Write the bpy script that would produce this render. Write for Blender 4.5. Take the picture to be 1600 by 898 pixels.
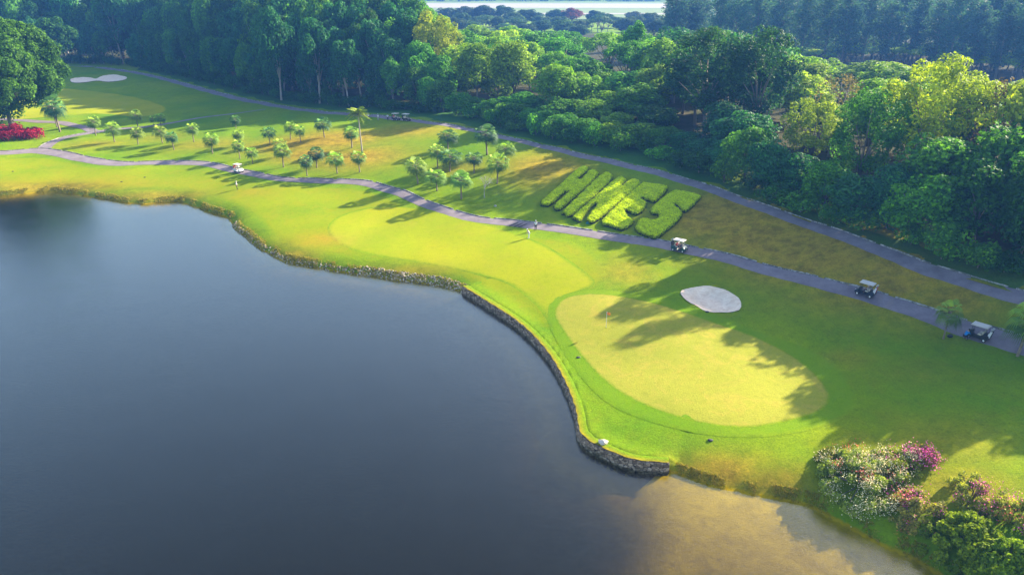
import bpy, bmesh, math, random
import numpy as np
from mathutils import Vector, Matrix
from mathutils.geometry import delaunay_2d_cdt
R = math.radians
random.seed(7); RNG = np.random.default_rng(7)
scene = bpy.context.scene
COL = scene.collection
for o in list(bpy.data.objects): bpy.data.objects.remove(o)

# ------------------------------------------------------------------ camera
CAM_H = 44.0; FPX = 1150.0; PITCH = R(23.04)
cd = bpy.data.cameras.new('camera'); cam = bpy.data.objects.new('camera', cd); COL.objects.link(cam)
cam.location = (0, 0, CAM_H); cam.rotation_euler = (math.pi/2 - PITCH, 0, 0)
cd.sensor_width = 36; cd.lens = FPX/1600*36; cd.clip_start = .5; cd.clip_end = 9000
scene.camera = cam
# ------------------------------------------------------------------ light
SUN_AZ = R(55); SUN_EL = R(25)
w = bpy.data.worlds.new('World'); scene.world = w; w.use_nodes = True
nt = w.node_tree; nt.nodes.clear()
sky = nt.nodes.new('ShaderNodeTexSky'); sky.sky_type = 'NISHITA'; sky.sun_disc = False
sky.sun_elevation = SUN_EL; sky.sun_rotation = SUN_AZ
sky.air_density = 1.2; sky.dust_density = 2.2; sky.ozone_density = 2.5
bg = nt.nodes.new('ShaderNodeBackground'); bg.inputs[1].default_value = .092
wo = nt.nodes.new('ShaderNodeOutputWorld')
nt.links.new(sky.outputs[0], bg.inputs[0]); nt.links.new(bg.outputs[0], wo.inputs[0])
sl = bpy.data.lights.new('sun', 'SUN'); sl.energy = 5.0; sl.angle = R(.55); sl.color = (1, .88, .66)
so = bpy.data.objects.new('sun', sl); COL.objects.link(so)
sv = Vector((math.sin(SUN_AZ)*math.cos(SUN_EL), math.cos(SUN_AZ)*math.cos(SUN_EL), math.sin(SUN_EL)))
so.rotation_euler = sv.to_track_quat('Z', 'Y').to_euler(); so.location = sv*300
scene.view_settings.view_transform = 'Standard'; scene.view_settings.look = 'None'
scene.view_settings.exposure = 2.0; scene.view_settings.gamma = 1
scene.render.engine = 'CYCLES'
scene.cycles.volume_bounces = 0; scene.cycles.max_bounces = 6; scene.cycles.transparent_max_bounces = 8
scene.render.resolution_x = 1024; scene.render.resolution_y = 574

# ------------------------------------------------------------------ helpers
def prop(o, label=None, cat=None, group=None, kind=None):
    if label: o['label'] = label
    if cat: o['category'] = cat
    if group: o['group'] = group
    if kind: o['kind'] = kind
    return o
def empty(name, loc, rz=0, sc=1, **k):
    o = bpy.data.objects.new(name, None); COL.objects.link(o); o.empty_display_size = .2
    o.location = loc; o.rotation_euler = (0, 0, rz); o.scale = (sc,)*3 if not hasattr(sc, '__len__') else sc
    return prop(o, **k)
def link(name, me, mat=None, parent=None, **k):
    o = bpy.data.objects.new(name, me); COL.objects.link(o)
    if mat is not None and len(me.materials) == 0: me.materials.append(mat)
    if parent: o.parent = parent
    return prop(o, **k)
def mesh_np(name, V, F, smooth=False):
    me = bpy.data.meshes.new(name)
    V = np.asarray(V, np.float32)
    if isinstance(F, np.ndarray):
        n, k = F.shape
        me.vertices.add(len(V)); me.vertices.foreach_set('co', V.ravel())
        me.loops.add(n*k); me.loops.foreach_set('vertex_index', F.astype(np.int32).ravel())
        me.polygons.add(n); me.polygons.foreach_set('loop_start', np.arange(0, n*k, k, dtype=np.int32))
        me.update(calc_edges=True); me.validate()
    else:
        me.from_pydata([tuple(map(float, v)) for v in V], [], [tuple(f) for f in F]); me.update()
    me.polygons.foreach_set('use_smooth', [smooth]*len(me.polygons))
    return me
def attr(me, name, vals):
    a = me.attributes.new(name, 'FLOAT', 'POINT'); a.data.foreach_set('value', np.asarray(vals, np.float32).ravel())
def copy_tree(o, parent=None):
    c = o.copy(); COL.objects.link(c); c.parent = parent
    for ch in o.children: copy_tree(ch, c)
    return c
class MB:
    """collects primitive shapes into one mesh"""
    def __init__(s): s.V = []; s.F = []
    def add(s, V, F):
        b = len(s.V); s.V += [tuple(v) for v in V]; s.F += [tuple(b+i for i in f) for f in F]; return s
    def box(s, c, d, rot=None, bev=0):
        x, y, z = d[0]/2, d[1]/2, d[2]/2
        P = [(-x,-y,-z),(x,-y,-z),(x,y,-z),(-x,y,-z),(-x,-y,z),(x,-y,z),(x,y,z),(-x,y,z)]
        if rot: P = [rot @ Vector(p) for p in P]
        return s.add([(p[0]+c[0], p[1]+c[1], p[2]+c[2]) for p in P], [(0,3,2,1),(4,5,6,7),(0,1,5,4),(1,2,6,5),(2,3,7,6),(3,0,4,7)])
    def tube(s, pts, rad, n=8, cap=True):
        pts = [Vector(p) for p in pts]
        if not hasattr(rad, '__len__'): rad = [rad]*len(pts)
        V = []; F = []
        for i, p in enumerate(pts):
            t = (pts[min(i+1, len(pts)-1)] - pts[max(i-1, 0)]).normalized()
            a = t.orthogonal().normalized() if abs(t.z) < .9 else t.cross(Vector((0, 1, 0))).normalized()
            if abs(t.z) < .9: a = t.cross(Vector((0, 0, 1))).normalized()
            b = t.cross(a)
            for k in range(n):
                an = 2*math.pi*k/n; V.append(p + (a*math.cos(an)+b*math.sin(an))*rad[i])
        for i in range(len(pts)-1):
            for k in range(n):
                F.append((i*n+k, i*n+(k+1) % n, (i+1)*n+(k+1) % n, (i+1)*n+k))
        if cap: F.append(tuple(range(n-1, -1, -1))); F.append(tuple((len(pts)-1)*n+k for k in range(n)))
        return s.add(V, F)
    def prism(s, prof, y0, y1):
        n = len(prof); V = [(x, y0, z) for x, z in prof] + [(x, y1, z) for x, z in prof]
        return s.add(V, [tuple(range(n)), tuple(range(2*n-1, n-1, -1))] + [(i, n+i, n+(i+1) % n, (i+1) % n) for i in range(n)])
    def ball(s, c, r, n=10, m=7):
        if not hasattr(r, '__len__'): r = (r, r, r)
        V = [(c[0], c[1], c[2]+r[2])]
        for i in range(1, m):
            th = math.pi*i/m
            for k in range(n):
                a = 2*math.pi*k/n; V.append((c[0]+r[0]*math.sin(th)*math.cos(a), c[1]+r[1]*math.sin(th)*math.sin(a), c[2]+r[2]*math.cos(th)))
        V.append((c[0], c[1], c[2]-r[2])); F = []
        for k in range(n): F.append((0, 1+k, 1+(k+1) % n))
        for i in range(m-2):
            for k in range(n): F.append((1+i*n+k, 1+(i+1)*n+k, 1+(i+1)*n+(k+1) % n, 1+i*n+(k+1) % n))
        e = len(V)-1
        for k in range(n): F.append((e, 1+(m-2)*n+(k+1) % n, 1+(m-2)*n+k))
        return s.add(V, F)
    def mesh(s, name, smooth=False, bevel=0):
        me = bpy.data.meshes.new(name); me.from_pydata([tuple(v) for v in s.V], [], s.F); me.update()
        bm = bmesh.new(); bm.from_mesh(me); bmesh.ops.recalc_face_normals(bm, faces=bm.faces)
        if bevel: bmesh.ops.bevel(bm, geom=[e for e in bm.edges if e.calc_face_angle(0) > .5], offset=bevel, segments=2, affect='EDGES')
        bm.to_mesh(me); bm.free()
        me.polygons.foreach_set('use_smooth', [smooth]*len(me.polygons)); return me

# ------------------------------------------------------------------ material helpers
def newmat(name):
    m = bpy.data.materials.new(name); m.use_nodes = True; m.node_tree.nodes.clear()
    return m, m.node_tree
class N:
    def __init__(s, t): s.t = t
    def n(s, ty, **k):
        nd = s.t.nodes.new(ty)
        for a, v in k.items():
            if a[0] == 'i' and a[1:].isdigit(): nd.inputs[int(a[1:])].default_value = v
            else: setattr(nd, a, v)
        return nd
    def l(s, a, b): s.t.links.new(a, b)
    def noise(s, scale, detail=4, rough=.55, vec=None, dist=0):
        nd = s.n('ShaderNodeTexNoise'); nd.inputs['Scale'].default_value = scale; nd.inputs['Detail'].default_value = detail
        nd.inputs['Roughness'].default_value = rough; nd.inputs['Distortion'].default_value = dist
        if vec is not None: s.l(vec, nd.inputs['Vector'])
        return nd.outputs['Fac']
    def ramp(s, fac, stops):
        nd = s.n('ShaderNodeValToRGB'); e = nd.color_ramp.elements
        while len(e) < len(stops): e.new(.5)
        for el, (p, c) in zip(e, stops):
            el.position = p; el.color = (c, c, c, 1) if not hasattr(c, '__len__') else (*c, 1)
        s.l(fac, nd.inputs[0]); return nd.outputs[0]
    def mix(s, fac, a, b, mode='MIX'):
        nd = s.n('ShaderNodeMix', data_type='RGBA', blend_type=mode)
        for v, i in ((fac, 0), (a, 6), (b, 7)):
            if hasattr(v, 'node') or isinstance(v, bpy.types.NodeSocket): s.l(v, nd.inputs[i])
            elif hasattr(v, '__len__'): nd.inputs[i].default_value = (*v, 1)
            else: nd.inputs[i].default_value = v
        return nd.outputs[2]
    def math(s, op, a, b=0):
        nd = s.n('ShaderNodeMath', operation=op)
        for v, i in ((a, 0), (b, 1)):
            if isinstance(v, bpy.types.NodeSocket): s.l(v, nd.inputs[i])
            else: nd.inputs[i].default_value = v
        return nd.outputs[0]
    def geo(s, scale=(1, 1, 1), rz=0):
        g = s.n('ShaderNodeNewGeometry'); mp = s.n('ShaderNodeMapping'); mp.inputs['Scale'].default_value = scale
        mp.inputs['Rotation'].default_value = (0, 0, rz); s.l(g.outputs['Position'], mp.inputs[0]); return mp.outputs[0]
    def attr(s, name): return s.n('ShaderNodeAttribute', attribute_name=name).outputs['Fac']
    def bump(s, h, strength=.3, dist=.1):
        b = s.n('ShaderNodeBump'); b.inputs['Strength'].default_value = strength; b.inputs['Distance'].default_value = dist
        s.l(h, b.inputs['Height']); return b.outputs[0]
    def out(s, sh, vol=None):
        o = s.n('ShaderNodeOutputMaterial')
        if sh is not None: s.l(sh, o.inputs[0])
        if vol is not None: s.l(vol, o.inputs[1])
    def bsdf(s, col, rough=.8, normal=None, spec=.3, **k):
        b = s.n('ShaderNodeBsdfPrincipled')
        if isinstance(col, bpy.types.NodeSocket): s.l(col, b.inputs['Base Color'])
        else: b.inputs['Base Color'].default_value = (*col, 1)
        b.inputs['Roughness'].default_value = rough; b.inputs['Specular IOR Level'].default_value = spec
        if normal is not None: s.l(normal, b.inputs['Normal'])
        for a, v in k.items(): b.inputs[a].default_value = v
        return b.outputs[0]
def simple(name, col, rough=.6, spec=.4, var=.15, scale=6, **k):
    m, t = newmat(name); n = N(t)
    f = n.noise(scale, 4); g = n.geo()
    c = n.mix(n.ramp(f, [(.3, 0.), (.7, 1.)]), tuple(x*(1-var) for x in col), tuple(min(1, x*(1+var)) for x in col))
    n.out(n.bsdf(c, rough, spec=spec, **k)); return m
def rough_colour(n, p):
    c = n.mix(n.ramp(n.noise(.05, 5, .6, p), [(.35, 0.), (.65, 1.)]), (.115, .25, .005), (.225, .315, .004))
    c = n.mix(n.math('MULTIPLY', n.ramp(n.noise(.3, 7, .72, p, 1.2), [(.5, 0.), (.78, 1.)]), .4), c, (.25, .19, .02))
    c = n.mix(n.math('MULTIPLY', n.ramp(n.noise(.16, 6, .7, p, 2.), [(.46, 0.), (.7, 1.)]), .40), c, (.07, .14, .006))
    dd = n.math('MULTIPLY', n.attr('dry'), n.ramp(n.noise(.2, 7, .75, p, .8), [(.2, .65), (.5, 1.)]))
    dc = n.mix(n.ramp(n.noise(.5, 6, .7, p), [(.35, 0.), (.65, 1.)]), (.22, .14, .018), (.46, .31, .025))
    c = n.mix(dd, c, dc)
    fn = n.noise(4.5, 6, .8, p)
    c = n.mix(n.math('MULTIPLY', n.ramp(fn, [(.36, 1.), (.6, 0.)]), .45), c, (.035, .07, .003))
    c = n.mix(n.math('MULTIPLY', n.ramp(n.noise(1.1, 6, .78, p, .5), [(.5, 0.), (.68, 1.)]), .40), c, (.06, .11, .004))
    return c, fn
def grass(name, a, b, dry, streak=None, fine=.5, dryk=1., soft=1.):
    """a/b two greens, dry = straw colour, streak = (angle, width) mowing bands"""
    m, t = newmat(name); n = N(t)
    p = n.geo()
    c = n.mix(n.ramp(n.noise(.06, 5, .6, p), [(.35, 0.), (.65, 1.)]), a, b)
    c = n.mix(n.math('MULTIPLY', n.ramp(n.noise(.35, 6, .7, p, 1.), [(.48, 0.), (.75, 1.)]), .38*dryk), c, dry)
    if streak:
        wv = n.n('ShaderNodeTexWave', wave_type='BANDS', bands_direction='X'); wv.inputs['Scale'].default_value = streak[1]
        wv.inputs['Distortion'].default_value = 3.5; wv.inputs['Detail'].default_value = 2; wv.inputs['Detail Scale'].default_value = .3
        n.l(n.geo(rz=streak[0]), wv.inputs[0])
        c = n.mix(n.math('MULTIPLY', wv.outputs['Fac'], .07), c, tuple(x*1.5 for x in b))
    d = n.attr('dry')
    dd = n.math('MULTIPLY', d, n.ramp(n.noise(.22, 7, .72, p, .6), [(.28, .25), (.62, 1.)]))
    c = n.mix(dd, c, dry)
    fn = n.noise(5., 5, .75, p)
    c = n.mix(n.math('MULTIPLY', n.ramp(fn, [(.35, 1.), (.62, 0.)]), fine), c, tuple(x*.45 for x in a))
    sp = n.noise(1.3, 4, .7, p)
    c = n.mix(n.math('MULTIPLY', n.ramp(sp, [(.5, 0.), (.75, 1.)]), fine*1.3), c, tuple(x*.6 for x in a))
    e = n.math('ADD', n.attr('edge'), n.math('MULTIPLY', n.math('SUBTRACT', n.noise(1.6, 5, .7, p), .5), soft*1.2))
    mr = n.n('ShaderNodeMapRange', interpolation_type='SMOOTHSTEP'); mr.inputs[1].default_value = 0; mr.inputs[2].default_value = soft; n.l(e, mr.inputs[0])
    rc, rf = rough_colour(n, p); c = n.mix(mr.outputs[0], rc, c)
    n.out(n.bsdf(c, .9, n.bump(fn, .5, .12), spec=.03)); return m
M = {}
M['rough'] = grass('rough_grass', (.10, .17, .010), (.17, .21, .010), (.17, .12, .022))
M['fair'] = grass('fairway_grass', (.22, .285, .006), (.31, .32, .006), (.34, .27, .03), (R(20), .03), .26, .9)
M['lfair'] = grass('lower_fairway_grass', (.165, .245, .004), (.26, .29, .004), (.34, .23, .015), None, .32, 1.2, 2.2)
M['collar'] = grass('collar_grass', (.125, .25, .005), (.175, .275, .005), (.25, .25, .02), None, .3, .6, .8)
M['green'] = grass('green_grass', (.25, .27, .028), (.33, .32, .035), (.46, .32, .06), (R(-25), .02), .3, 1.8, .5)
M['floor'] = grass('verge_shade_grass', (.040, .125, .022), (.065, .16, .022), (.10, .12, .02), soft=.8)  # dark unmown green, with the wood's shade also put into the colour

# ------------------------------------------------------------------ terrain
CT, ST = math.cos(PITCH), math.sin(PITCH)
def plane(px, py, z):
    """photo pixel (1600x898) -> point on the level z, from the camera's real position"""
    u = np.asarray(px, float)-800; v = np.asarray(py, float)-449
    den = np.maximum(FPX*ST + v*CT, 1e-3); H = CAM_H - z
    return u*H/den, H*(FPX*CT - v*ST)/den
def project(x, y, z):
    d = y*CT + (CAM_H-z)*ST
    return 800 + x/d*FPX, 449 + (-y*ST + (CAM_H-z)*CT)/d*FPX
CP = [(-400,305,1.2),(0,296,1.3),(75,292,1.3),(150,298,1.3),(280,306,1.3),(370,342,1.3),(430,393,1.3),(560,418,1.3),(700,437,1.3),
 (735,450,.8),(830,510,.8),(890,600,.8),(908,668,.8),(950,700,.8),(1045,722,.8),(1250,765,1.4),(1350,790,1.5),(1480,860,1.8),(1600,898,3),
 (950,490,2.3),(1100,560,2.3),(1250,620,2.3),(1080,640,2.1),(1290,500,3.4),(1450,600,3.6),(1600,650,4),(1450,720,3.),(1600,780,3.6),(640,370,2.1),(500,350,1.9),(800,400,2.4),
 (400,300,2.2),(200,280,2.),(0,262,2.4),(1000,420,3.2),
 (-100,238,3.),(0,238,3.),(75,236,3.),(200,256,2.7),(350,262,2.8),(500,283,2.9),(600,293,3.),(740,340,3.2),(900,360,3.5),(1000,375,3.8),(1200,422,4.1),(1400,475,4.4),(1600,540,4.6),(1750,590,4.6),
 (150,205,3.6),(250,215,4),(350,215,4.6),(500,205,6),(430,240,4.2),(600,215,6.6),(700,240,6.3),(650,280,4.4),(800,280,5.6),(300,180,4.5),
 (60,190,3.6),(150,112,4.5),(250,122,5),(300,136,5),(450,169,6),(620,186,7.2),(800,218,7.8),(1000,262,8),(1200,327,8),(1400,402,8),(1600,465,8),(1750,520,8),
 (1700,400,10),(1500,360,9.5),(1300,280,9.5),(1000,210,9),(700,150,8),(400,110,6),(200,90,5),(0,90,5),(-300,120,5),(1300,150,8),(900,110,6),(1700,200,8),(600,60,5),(1100,60,5),(200,50,5),(1900,500,8),(2300,700,8)]
_cx = np.array([(*plane(a, b, c), c) for a, b, c in CP])
_pts = _cx[:, :2]/100; _z = _cx[:, 2]
def _phi(d2): return np.where(d2 > 1e-9, .5*d2*np.log(np.maximum(d2, 1e-9)), 0)
_d2 = ((_pts[:, None]-_pts[None])**2).sum(-1); _n = len(_pts)
_A = np.zeros((_n+3, _n+3)); _A[:_n, :_n] = _phi(_d2) + np.eye(_n)*.0015
_A[:_n, _n] = 1; _A[:_n, _n+1:] = _pts; _A[_n, :_n] = 1; _A[_n+1:, :_n] = _pts.T
_w = np.linalg.solve(_A, np.concatenate([_z, [0, 0, 0]]))
def rbf(x, y):
    x = np.atleast_1d(np.asarray(x, float)); y = np.atleast_1d(np.asarray(y, float)); out = np.zeros(x.size)
    xf, yf = x.ravel()/100, y.ravel()/100
    for i in range(0, x.size, 20000):
        a, b = xf[i:i+20000], yf[i:i+20000]
        d2 = (a[:, None]-_pts[None, :, 0])**2 + (b[:, None]-_pts[None, :, 1])**2
        out[i:i+20000] = _phi(d2) @ _w[:_n] + _w[_n] + a*_w[_n+1] + b*_w[_n+2]
    out = out.reshape(x.shape)
    far = np.clip((np.hypot(x, y-150)-230)/150, 0, 1); far = far*far*(3-2*far)
    return np.clip(out, 1., 11)*(1-far) + 5.*far
WL0 = [(-400,312),(-150,308),(0,307),(75,300),(140,308),(187,316),(225,319),(275,315),(295,321),(325,332),(350,339),(362,347),(370,360),(390,377),(407,391),(432,404),(450,410),(500,419),(540,426),(575,431),(612,438),(662,443),(700,450),(722,457)]
WLW = [(762,482),(812,516),(852,558),(880,605),(897,650),(906,690),(940,713),(990,732),(1045,737)]
WL1 = [(1070,745),(1110,760),(1150,766),(1200,776),(1230,781),(1275,795),(1300,808),(1340,830),(1390,857),(1440,880),(1475,905),(1540,990)]
def catmull(P, step):
    P = np.asarray(P, float); out = []
    for i in range(len(P)-1):
        p0, p1, p2, p3 = P[max(i-1, 0)], P[i], P[i+1], P[min(i+2, len(P)-1)]
        k = max(1, int(np.linalg.norm(p2[:2]-p1[:2])/step))
        for t in np.arange(k)/k:
            out.append(.5*((2*p1)+(-p0+p2)*t+(2*p0-5*p1+4*p2-p3)*t*t+(-p0+3*p1-3*p2+p3)*t**3))
    out.append(P[-1]); return np.array(out)
def W0(L): return np.stack(plane([a for a, b in L], [b for a, b in L], 0.), 1)
sh0, shw, sh1 = catmull(W0(WL0), 1.6), None, None
_a = W0(WL0+WLW+WL1); na, nw = len(WL0), len(WLW)
shA = catmull(_a[:na], 1.5); shW = catmull(_a[na-1:na+nw], 1.2); shB = catmull(_a[na+nw-1:], 1.2)
def wig(P, amp):
    k = np.arange(len(P)); nrm = np.stack([-np.gradient(P[:, 1]), np.gradient(P[:, 0])], 1); nrm /= np.linalg.norm(nrm, axis=1)[:, None]+1e-9
    q = amp*(np.sin(k*.9)*.5+np.sin(k*2.3+1)*.35+np.sin(k*.37+2)*.6); q[0] = q[-1] = 0
    return P + nrm*q[:, None]
shA = wig(shA, .22); shB = wig(shB, .16)
LAKE = np.concatenate([shA, shW[1:], shB[1:], [(46, 20), (60, -20), (60, -90), (-520, -90), (-520, shA[0, 1])]])
isw = np.zeros(len(LAKE), bool); isw[len(shA)-1:len(shA)-1+len(shW)-1] = True
def sdist(x, y, P, flags=None):
    """signed distance to a closed polygon, positive outside"""
    x = np.asarray(x, float).ravel(); y = np.asarray(y, float).ravel()
    best = np.full(x.size, 1e18); fl = np.zeros(x.size); ins = np.zeros(x.size, bool)
    for i in range(len(P)):
        ax, ay = P[i]; bx, by = P[(i+1) % len(P)]; dx, dy = bx-ax, by-ay
        t = np.clip(((x-ax)*dx+(y-ay)*dy)/(dx*dx+dy*dy+1e-12), 0, 1)
        d = (x-ax-t*dx)**2+(y-ay-t*dy)**2; m = d < best; best[m] = d[m]
        if flags is not None: fl[m] = flags[i]
        if ay != by:
            c = ((ay > y) != (by > y)) & (x < (bx-ax)*(y-ay)/(by-ay)+ax); ins ^= c
    s = np.sqrt(best); s[ins] *= -1
    return (s, fl) if flags is not None else s
SHELF = np.stack(plane([1000,965,945,925,900,900,1700,1700,1300,1045], [741,775,820,870,930,1100,1100,900,700,725], -.3), 1)
def G0(px, py, z0=3., it=25, dz=0, f=None):
    z = np.full(np.shape(np.atleast_1d(px)), float(z0))
    for _ in range(it):
        x, y = plane(px, py, z); z = .5*z+.5*(f(x, y)+dz)
    return np.stack([x, y, z], 1)
BUNK = [[(1063,458),(1072,452),(1100,448),(1125,451),(1150,462),(1158,474),(1155,484),(1137,487),(1105,486),(1087,477),(1072,470)],
        [(111,125),(125,122),(140,122),(150,123),(162,119),(182,118),(198,122),(192,126),(170,128),(150,127),(130,130),(114,130)]]
def closed(P, step):
    P = np.asarray(P, float); Q = np.concatenate([P[-1:], P, P[:2]]); out = []
    for i in range(1, len(Q)-2):
        p0, p1, p2, p3 = Q[i-1:i+3]; k = max(1, int(np.linalg.norm(p2-p1)/step))
        for t in np.arange(k)/k: out.append(.5*((2*p1)+(-p0+p2)*t+(2*p0-5*p1+4*p2-p3)*t*t+(-p0+3*p1-3*p2+p3)*t**3))
    return np.array(out)
BW = []
for b in BUNK:
    g = G0([p[0] for p in b], [p[1] for p in b], f=rbf); BW.append(closed(g[:, :2], .7))
def sm(a, b, x): t = np.clip((x-a)/(b-a), 0, 1); return t*t*(3-2*t)
def height(x, y):
    x = np.atleast_1d(np.asarray(x, float)); y = np.atleast_1d(np.asarray(y, float)); shp = x.shape
    xf, yf = x.ravel(), y.ravel(); h = rbf(xf, yf)
    near = (yf < 240) & (yf > -100)
    s = np.full(xf.size, 50.); fl = np.zeros(xf.size)
    if near.any(): s[near], fl[near] = sdist(xf[near], yf[near], LAKE, isw)
    nat = h*(1-np.exp(-np.maximum(s, 0)/1.6))
    wal = np.where(s > .12, np.minimum(h, -1.+(s-.12)*5.), -1.) ; wal = np.where(s > .7, h, wal)
    o = np.where(fl > .5, wal, nat)
    dp = -(.08+.3*(-s)); dp = np.maximum(dp, -3.2)
    lk = s < 0
    if lk.any():
        q = np.full(xf.size, 50.); q[lk] = sdist(xf[lk], yf[lk], SHELF)
        k = sm(4.5, -6.5, q); sh = -(.05+.05*(-s)); dp = dp*(1-k)+np.maximum(sh, -.8)*k
        dp = np.where((fl > .5) & (k < .5), np.minimum(dp, -1.), dp)
    o = np.where(lk, dp, o)
    for P, dpt in zip(BW, (.85, .12)):
        m = np.hypot(xf-P[:, 0].mean(), yf-P[:, 1].mean()) < 25
        if m.any():
            q = sdist(xf[m], yf[m], P); o[m] -= dpt*sm(.1, -2.2, q); o[m] += .08*np.exp(-(q-.4)**2/.8)*(q > 0)
    # gentle mounds of the rough
    o = o + np.where(s > 8, (.10*np.sin(xf*.21+yf*.13)+.08*np.sin(xf*.37-yf*.29+1))*sm(8, 20, s), 0)
    return o.reshape(shp)
def G(px, py, dz=0.): return G0(px, py, dz=dz, f=height)
def g1(px, py, dz=0.): return G([px], [py], dz)[0]
# dryness: straw patches (world blobs) -> attribute used by every grass material
DRY = [(520,218,15,10,.9),(455,225,14,8,.8),(560,245,12,8,.8),(480,240,10,7,.8),(640,205,13,8,.6),(590,235,9,6,.5),(850,262,10,12,.75),(1130,335,12,11,1.),(1200,365,12,10,1.),(1290,392,14,9,1.),(1400,428,14,8,.9),(1500,458,12,7,.7),(900,300,8,8,.3),(1075,365,8,5,.5),
       (500,375,7,4,.7),(450,405,5,3,.7),(640,425,8,2.5,.5),(1120,740,5,2.5,.9),(1200,760,5,2.5,.7),(980,425,5,6,.45),(1300,450,7,4,.15),(1450,580,8,5,.2),(90,295,22,4,.7),(250,306,14,3,.6),(400,300,7,3,.4),(1480,690,7,5,.35),(1330,560,3,3,.3),
       (150,225,10,5,.45),(330,225,12,6,.5),(250,215,10,6,.35),(1500,760,5,3,.5),(720,262,8,6,.4),(1350,700,4,3,.3)]
_dg = G([d[0] for d in DRY], [d[1] for d in DRY])
def dryness(x, y):
    v = np.zeros(np.shape(x))
    for g, d in zip(_dg, DRY): v = np.maximum(v, d[4]*np.exp(-((x-g[0])/d[2])**2-((y-g[1])/d[3])**2))
    return np.clip(v*1.3, 0, 1)
def axis(segs):
    out = [segs[0][0]]
    for (a, b, s0, s1) in segs:
        x = a; 
        while x < b-1e-6:
            t = (x-a)/(b-a); x += s0+(s1-s0)*t; out.append(min(x, b))
    return np.array(out)
def sym(l): return l
xs = axis([(-4000,-400,500,60),(-400,-150,40,1.2),(-150,-60,1.1,.6),(-60,60,.55,.55),(60,110,.6,1.5),(110,500,2,60),(500,4000,80,500)])
ys = axis([(-400,36,60,2),(36,130,.5,.55),(130,215,.6,1.2),(215,400,1.5,6),(400,1500,8,80),(1500,8000,100,800)])
gx, gy = np.meshgrid(xs, ys); gz = height(gx, gy)
nx, ny = len(xs), len(ys); idx = np.arange(nx*ny).reshape(ny, nx)
F = np.stack([idx[:-1, :-1], idx[:-1, 1:], idx[1:, 1:], idx[1:, :-1]], -1).reshape(-1, 4)
me = mesh_np('ground', np.stack([gx, gy, gz], -1).reshape(-1, 3), F, True)
attr(me, 'dry', dryness(gx, gy))
WOODPX = [(-500,104),(0,92),(100,90),(220,97),(300,114),(400,138),(500,155),(600,161),(700,170),(800,194),(950,222),(1050,242),(1120,269),(1200,300),(1300,340),(1400,372),(1500,390),(1600,412),(1720,440),(1900,480)]
_g = G([a for a, b in WOODPX], [b for a, b in WOODPX]); WOOD = np.concatenate([_g[:, :2], [(400, 60), (620, 300), (560, 520), (-700, 620)]])
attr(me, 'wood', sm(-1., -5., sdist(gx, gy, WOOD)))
# ground material: mown rough, lake bed below the water line
m, t = newmat('ground_mat'); n = N(t); p = n.geo()
c, fn = rough_colour(n, p)
sx = n.n('ShaderNodeSeparateXYZ'); g_ = n.n('ShaderNodeNewGeometry'); n.l(g_.outputs['Position'], sx.inputs[0])
hz = n.math('ADD', sx.outputs[2], n.math('MULTIPLY', n.math('SUBTRACT', n.noise(1.5, 4, .7, p), .5), .25))
mr = n.n('ShaderNodeMapRange', interpolation_type='SMOOTHSTEP'); mr.inputs[1].default_value = .06; mr.inputs[2].default_value = .24
n.l(hz, mr.inputs[0])
bed = n.mix(n.ramp(n.noise(.5, 7, .7, p, .7), [(.3, 0.), (.7, 1.)]), (.25, .165, .001), (.42, .29, .001))
bed = n.mix(n.math('MULTIPLY', n.ramp(n.noise(2.2, 5, .7, p), [(.55, 0.), (.75, 1.)]), .5), bed, (.09, .075, .02))
c = n.mix(mr.outputs[0], bed, c)
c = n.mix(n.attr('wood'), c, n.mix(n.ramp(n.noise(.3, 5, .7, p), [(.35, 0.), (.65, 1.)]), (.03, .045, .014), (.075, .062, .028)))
n.out(n.bsdf(c, .92, n.bump(fn, .7, .15), spec=.03)); M['ground'] = m
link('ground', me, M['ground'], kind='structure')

def sheet(name, poly, dz, mat, grid=1.1, kind='structure', zf=None, minimum=None):
    P = np.asarray(poly, float)
    x0, y0 = P.min(0); x1, y1 = P.max(0)
    X, Y = np.meshgrid(np.arange(x0, x1, grid), np.arange(y0, y1, grid)); X = X.ravel()+.013; Y = Y.ravel()+.017
    q = sdist(X, Y, P); k = q < -grid*.45; X, Y = X[k], Y[k]
    vin = [Vector((a, b)) for a, b in P]+[Vector((a, b)) for a, b in zip(X, Y)]; nb = len(P)
    r = delaunay_2d_cdt(vin, [(i, (i+1) % nb) for i in range(nb)], [list(range(nb))], 2, 1e-4)
    V = np.array([(v.x, v.y) for v in r[0]]); ed = np.clip(-sdist(V[:, 0], V[:, 1], P), 0, 5)
    if 'sand' not in name: dz = np.where(ed < .05, {'fairway': .019, 'green_collar': .019, 'putting_green': .038}.get(name, .006), dz)
    z = height(V[:, 0], V[:, 1]) if zf is None else zf(V[:, 0], V[:, 1])
    me = mesh_np(name, np.column_stack([V, z+dz]), [tuple(f) for f in r[2]], True)
    bm = bmesh.new(); bm.from_mesh(me); bmesh.ops.recalc_face_normals(bm, faces=bm.faces)
    if sum(f.normal.z for f in bm.faces) < 0: bmesh.ops.reverse_faces(bm, faces=bm.faces)
    bm.to_mesh(me); bm.free()
    attr(me, 'dry', dryness(V[:, 0], V[:, 1])); attr(me, 'edge', ed)
    return link(name, me, mat, kind=kind)
def pxpoly(L, step=1.2):
    g = G([a for a, b in L], [b for a, b in L]); return closed(g[:, :2], step)
FAIR = pxpoly([(512,355),(530,338),(570,326),(620,322),(680,329),(760,350),(820,370),(880,400),(930,440),(900,458),(868,480),(864,512),(838,478),(795,445),(740,428),(680,415),(600,402),(550,390),(520,374)])
sheet('fairway', FAIR, .026, M['fair'])
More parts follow.
